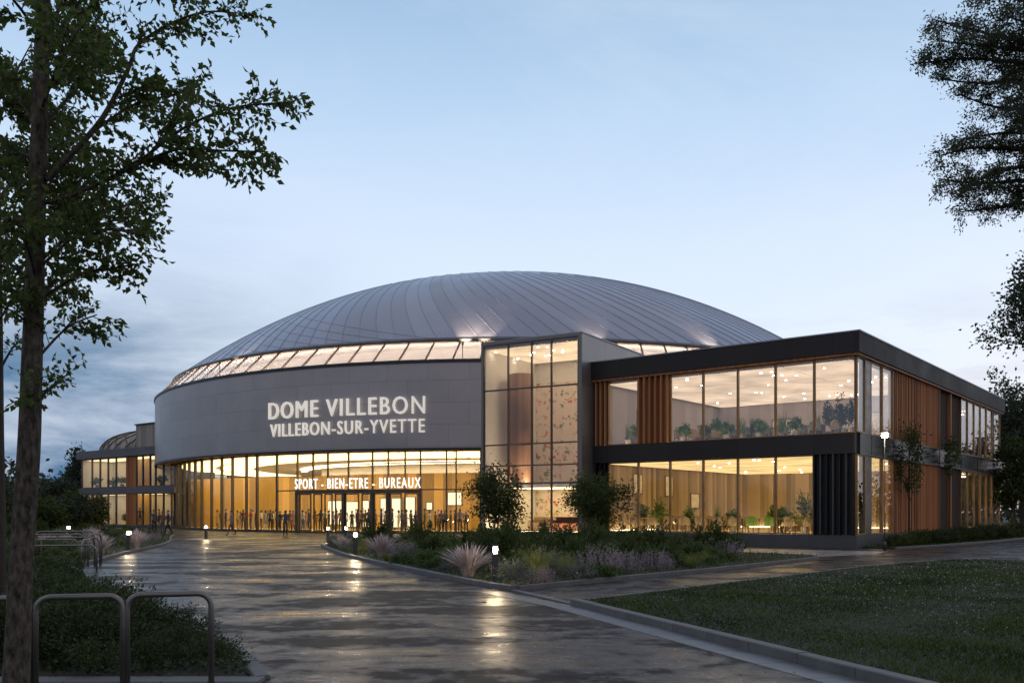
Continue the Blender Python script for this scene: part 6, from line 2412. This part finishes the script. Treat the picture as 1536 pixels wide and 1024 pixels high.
for k, (px, zz, lab) in enumerate([(131, ZC, 'green plant upstairs in the small wing, leftmost window'), (155, ZC, 'green plant upstairs in the small wing, third window'), (168, ZC, 'green plant upstairs in the small wing, fourth window'), (181, ZC, 'green plant upstairs in the small wing beside its timber panel'), (176, ZA, 'green plant at ground level in the small wing'), (227, ZC, 'green plant upstairs in the small wing right of its timber panel')]):
    x = lxw(px) + 0.5
    q = Vector((-49.2, 104, zz)) + Vector((0.783, -0.622, 0)) * x + Vector((0.622, 0.783, 0)) * 0.9
    t = empty('potted_plant', q, 0, lab, 'plant', 'potted plants in the small wing')
    mb = MB()
    mb.lathe([(0.18, 0), (0.22, 0.4), (0.2, 0.4), (0.18, 0.36)], 14)
    mb.build('pot', M['pot'], t)
    f = bpy.data.objects.new('foliage', shrub_mesh('foliage', 0.6, 0.9, 260, 0.26, 0.13, M['houseplant'], 400 + k, 16))
    f.location = (0, 0, 0.3)
    link(f, t)

# ================================================================== sky, sun, camera
w = bpy.data.worlds.new('World')
SC.world = w
w.use_nodes = True
nt = w.node_tree
nt.nodes.clear()
L = nt.links
out = nt.nodes.new('ShaderNodeOutputWorld')
bg = N(nt, 'ShaderNodeBackground', Strength=1.0)
tc = nt.nodes.new('ShaderNodeTexCoord')
sp = nt.nodes.new('ShaderNodeSeparateXYZ')
L.new(tc.outputs['Generated'], sp.inputs[0])
front = ramp(nt, sp.outputs[2], [(0.0, (0.60, 0.64, 0.74)), (0.06, (0.67, 0.73, 0.85)), (0.16, (0.71, 0.80, 0.92)), (0.28, (0.62, 0.74, 0.92)), (0.40, (0.45, 0.61, 0.82)), (0.50, (0.32, 0.48, 0.69)), (0.72, (0.31, 0.35, 0.44)), (1.0, (0.32, 0.34, 0.42))])
rear = ramp(nt, sp.outputs[2], [(0.0, (0.32, 0.28, 0.28)), (0.15, (0.40, 0.365, 0.40)), (0.45, (0.38, 0.37, 0.45)), (1.0, (0.32, 0.34, 0.42))])
fm = N(nt, 'ShaderNodeMapRange')
fm.interpolation_type = 'SMOOTHSTEP'
fm.inputs['From Min'].default_value = -0.45
fm.inputs['From Max'].default_value = 0.75
L.new(sp.outputs[1], fm.inputs['Value'])
m1 = N(nt, 'ShaderNodeMix', _data_type='RGBA')
L.new(fm.outputs[0], m1.inputs[0])
L.new(rear.outputs[0], m1.inputs[6])
L.new(front.outputs[0], m1.inputs[7])
# dusk cloud bank low on the left, streaky wisps
mp = N(nt, 'ShaderNodeMapping')
mp.inputs['Scale'].default_value = (3.2, 3.2, 9.0)
mp.inputs['Rotation'].default_value = (0.0, 0.22, 0.0)
L.new(tc.outputs['Generated'], mp.inputs[0])
nz = N(nt, 'ShaderNodeTexNoise', Scale=1.3, Detail=9.0, Roughness=0.62, Distortion=0.5)
L.new(mp.outputs[0], nz.inputs['Vector'])
lm_ = N(nt, 'ShaderNodeMapRange')
lm_.interpolation_type = 'SMOOTHSTEP'
lm_.inputs['From Min'].default_value = -0.08
lm_.inputs['From Max'].default_value = -0.42
L.new(sp.outputs[0], lm_.inputs['Value'])
em_ = N(nt, 'ShaderNodeMapRange')
em_.interpolation_type = 'SMOOTHSTEP'
em_.inputs['From Min'].default_value = 0.36
em_.inputs['From Max'].default_value = 0.05
L.new(sp.outputs[2], em_.inputs['Value'])
lo = N(nt, 'ShaderNodeMath', _operation='MULTIPLY')
L.new(lm_.outputs[0], lo.inputs[0])
L.new(em_.outputs[0], lo.inputs[1])
nr = ramp(nt, nz.outputs['Fac'], [(0.34, 0.35), (0.62, 1.15)])
cf = N(nt, 'ShaderNodeMath', _operation='MULTIPLY')
cf.use_clamp = True
L.new(lo.outputs[0], cf.inputs[0])
L.new(nr.outputs[0], cf.inputs[1])
m2 = N(nt, 'ShaderNodeMix', _data_type='RGBA')
L.new(cf.outputs[0], m2.inputs[0])
L.new(m1.outputs[2], m2.inputs[6])
m2.inputs[7].default_value = (0.065, 0.165, 0.31, 1)
# faint lilac cloud low on the right and everywhere near the horizon
mpb = N(nt, 'ShaderNodeMapping')
mpb.inputs['Scale'].default_value = (2.4, 2.4, 12.0)
mpb.inputs['Location'].default_value = (3.1, 1.7, 0.4)
L.new(tc.outputs['Generated'], mpb.inputs[0])
nz2 = N(nt, 'ShaderNodeTexNoise', Scale=1.4, Detail=8.0, Roughness=0.6)
L.new(mpb.outputs[0], nz2.inputs['Vector'])
cr = ramp(nt, nz2.outputs['Fac'], [(0.48, 0.0), (0.68, 0.75)])
eh = N(nt, 'ShaderNodeMapRange')
eh.interpolation_type = 'SMOOTHSTEP'
eh.inputs['From Min'].default_value = 0.26
eh.inputs['From Max'].default_value = 0.10
L.new(sp.outputs[2], eh.inputs['Value'])
c2a = N(nt, 'ShaderNodeMath', _operation='MULTIPLY')
L.new(cr.outputs[0], c2a.inputs[0])
L.new(eh.outputs[0], c2a.inputs[1])
ivl = N(nt, 'ShaderNodeMath', _operation='SUBTRACT')
ivl.inputs[0].default_value = 1.0
L.new(cf.outputs[0], ivl.inputs[1])
c2 = N(nt, 'ShaderNodeMath', _operation='MULTIPLY')
L.new(c2a.outputs[0], c2.inputs[0])
L.new(ivl.outputs[0], c2.inputs[1])
mpw = N(nt, 'ShaderNodeMapping')
mpw.inputs['Scale'].default_value = (1.6, 2.2, 4.5)
mpw.inputs['Rotation'].default_value = (0.0, -0.5, 0.3)
L.new(tc.outputs['Generated'], mpw.inputs[0])
nzw = N(nt, 'ShaderNodeTexNoise', Scale=1.2, Detail=10.0, Roughness=0.66, Distortion=0.8)
L.new(mpw.outputs[0], nzw.inputs['Vector'])
wr = ramp(nt, nzw.outputs['Fac'], [(0.45, 0.0), (0.75, 0.3)])
mw = N(nt, 'ShaderNodeMix', _data_type='RGBA')
L.new(wr.outputs[0], mw.inputs[0])
L.new(m2.outputs[2], mw.inputs[6])
mw.inputs[7].default_value = (0.74, 0.80, 0.90, 1)
m3 = N(nt, 'ShaderNodeMix', _data_type='RGBA')
L.new(c2.outputs[0], m3.inputs[0])
L.new(mw.outputs[2], m3.inputs[6])
m3.inputs[7].default_value = (0.40, 0.42, 0.53, 1)
sky = N(nt, 'ShaderNodeTexSky')
sky.sky_type = 'NISHITA'
sky.sun_disc = False
SUN_EL, SUN_AZ = R(3.0), R(38.0)
sky.sun_elevation = SUN_EL
sky.sun_rotation = SUN_AZ
sc_ = N(nt, 'ShaderNodeMix', _data_type='RGBA', _blend_type='ADD')
sc_.inputs[0].default_value = 0.006
L.new(m3.outputs[2], sc_.inputs[6])
L.new(sky.outputs[0], sc_.inputs[7])
L.new(sc_.outputs[2], bg.inputs['Color'])
L.new(bg.outputs[0], out.inputs[0])

sl = bpy.data.lights.new('sun', 'SUN')
sl.energy = 0.12
sl.angle = R(12)
sl.color = (1.0, 0.86, 0.74)
so = link(bpy.data.objects.new('sun', sl))
sd = Vector((math.sin(SUN_AZ) * math.cos(SUN_EL), math.cos(SUN_AZ) * math.cos(SUN_EL), math.sin(SUN_EL)))
so.rotation_euler = sd.to_track_quat('Z', 'Y').to_euler()

cam = bpy.data.cameras.new('camera')
cam.sensor_width = 36.0
cam.lens = F / 1536 * 36.0
cam.shift_y = (HOR - 512) / 1536
cam.clip_end = 3000
co = link(bpy.data.objects.new('camera', cam))
co.location = (0, 0, EYE)
co.rotation_euler = (math.pi / 2, 0, 0)
SC.camera = co

SC.view_settings.view_transform = 'Standard'
SC.view_settings.look = 'None'
SC.view_settings.exposure = 0.15
SC.view_settings.gamma = 1.0
SC.cycles.use_denoising = True
SC.cycles.max_bounces = 8
SC.cycles.diffuse_bounces = 3
SC.cycles.glossy_bounces = 4
SC.cycles.transparent_max_bounces = 24
SC.cycles.sample_clamp_indirect = 5.0
SC.cycles.sample_clamp_direct = 0.0
SC.cycles.caustics_reflective = False
SC.cycles.caustics_refractive = False
SC.cycles.use_light_tree = True
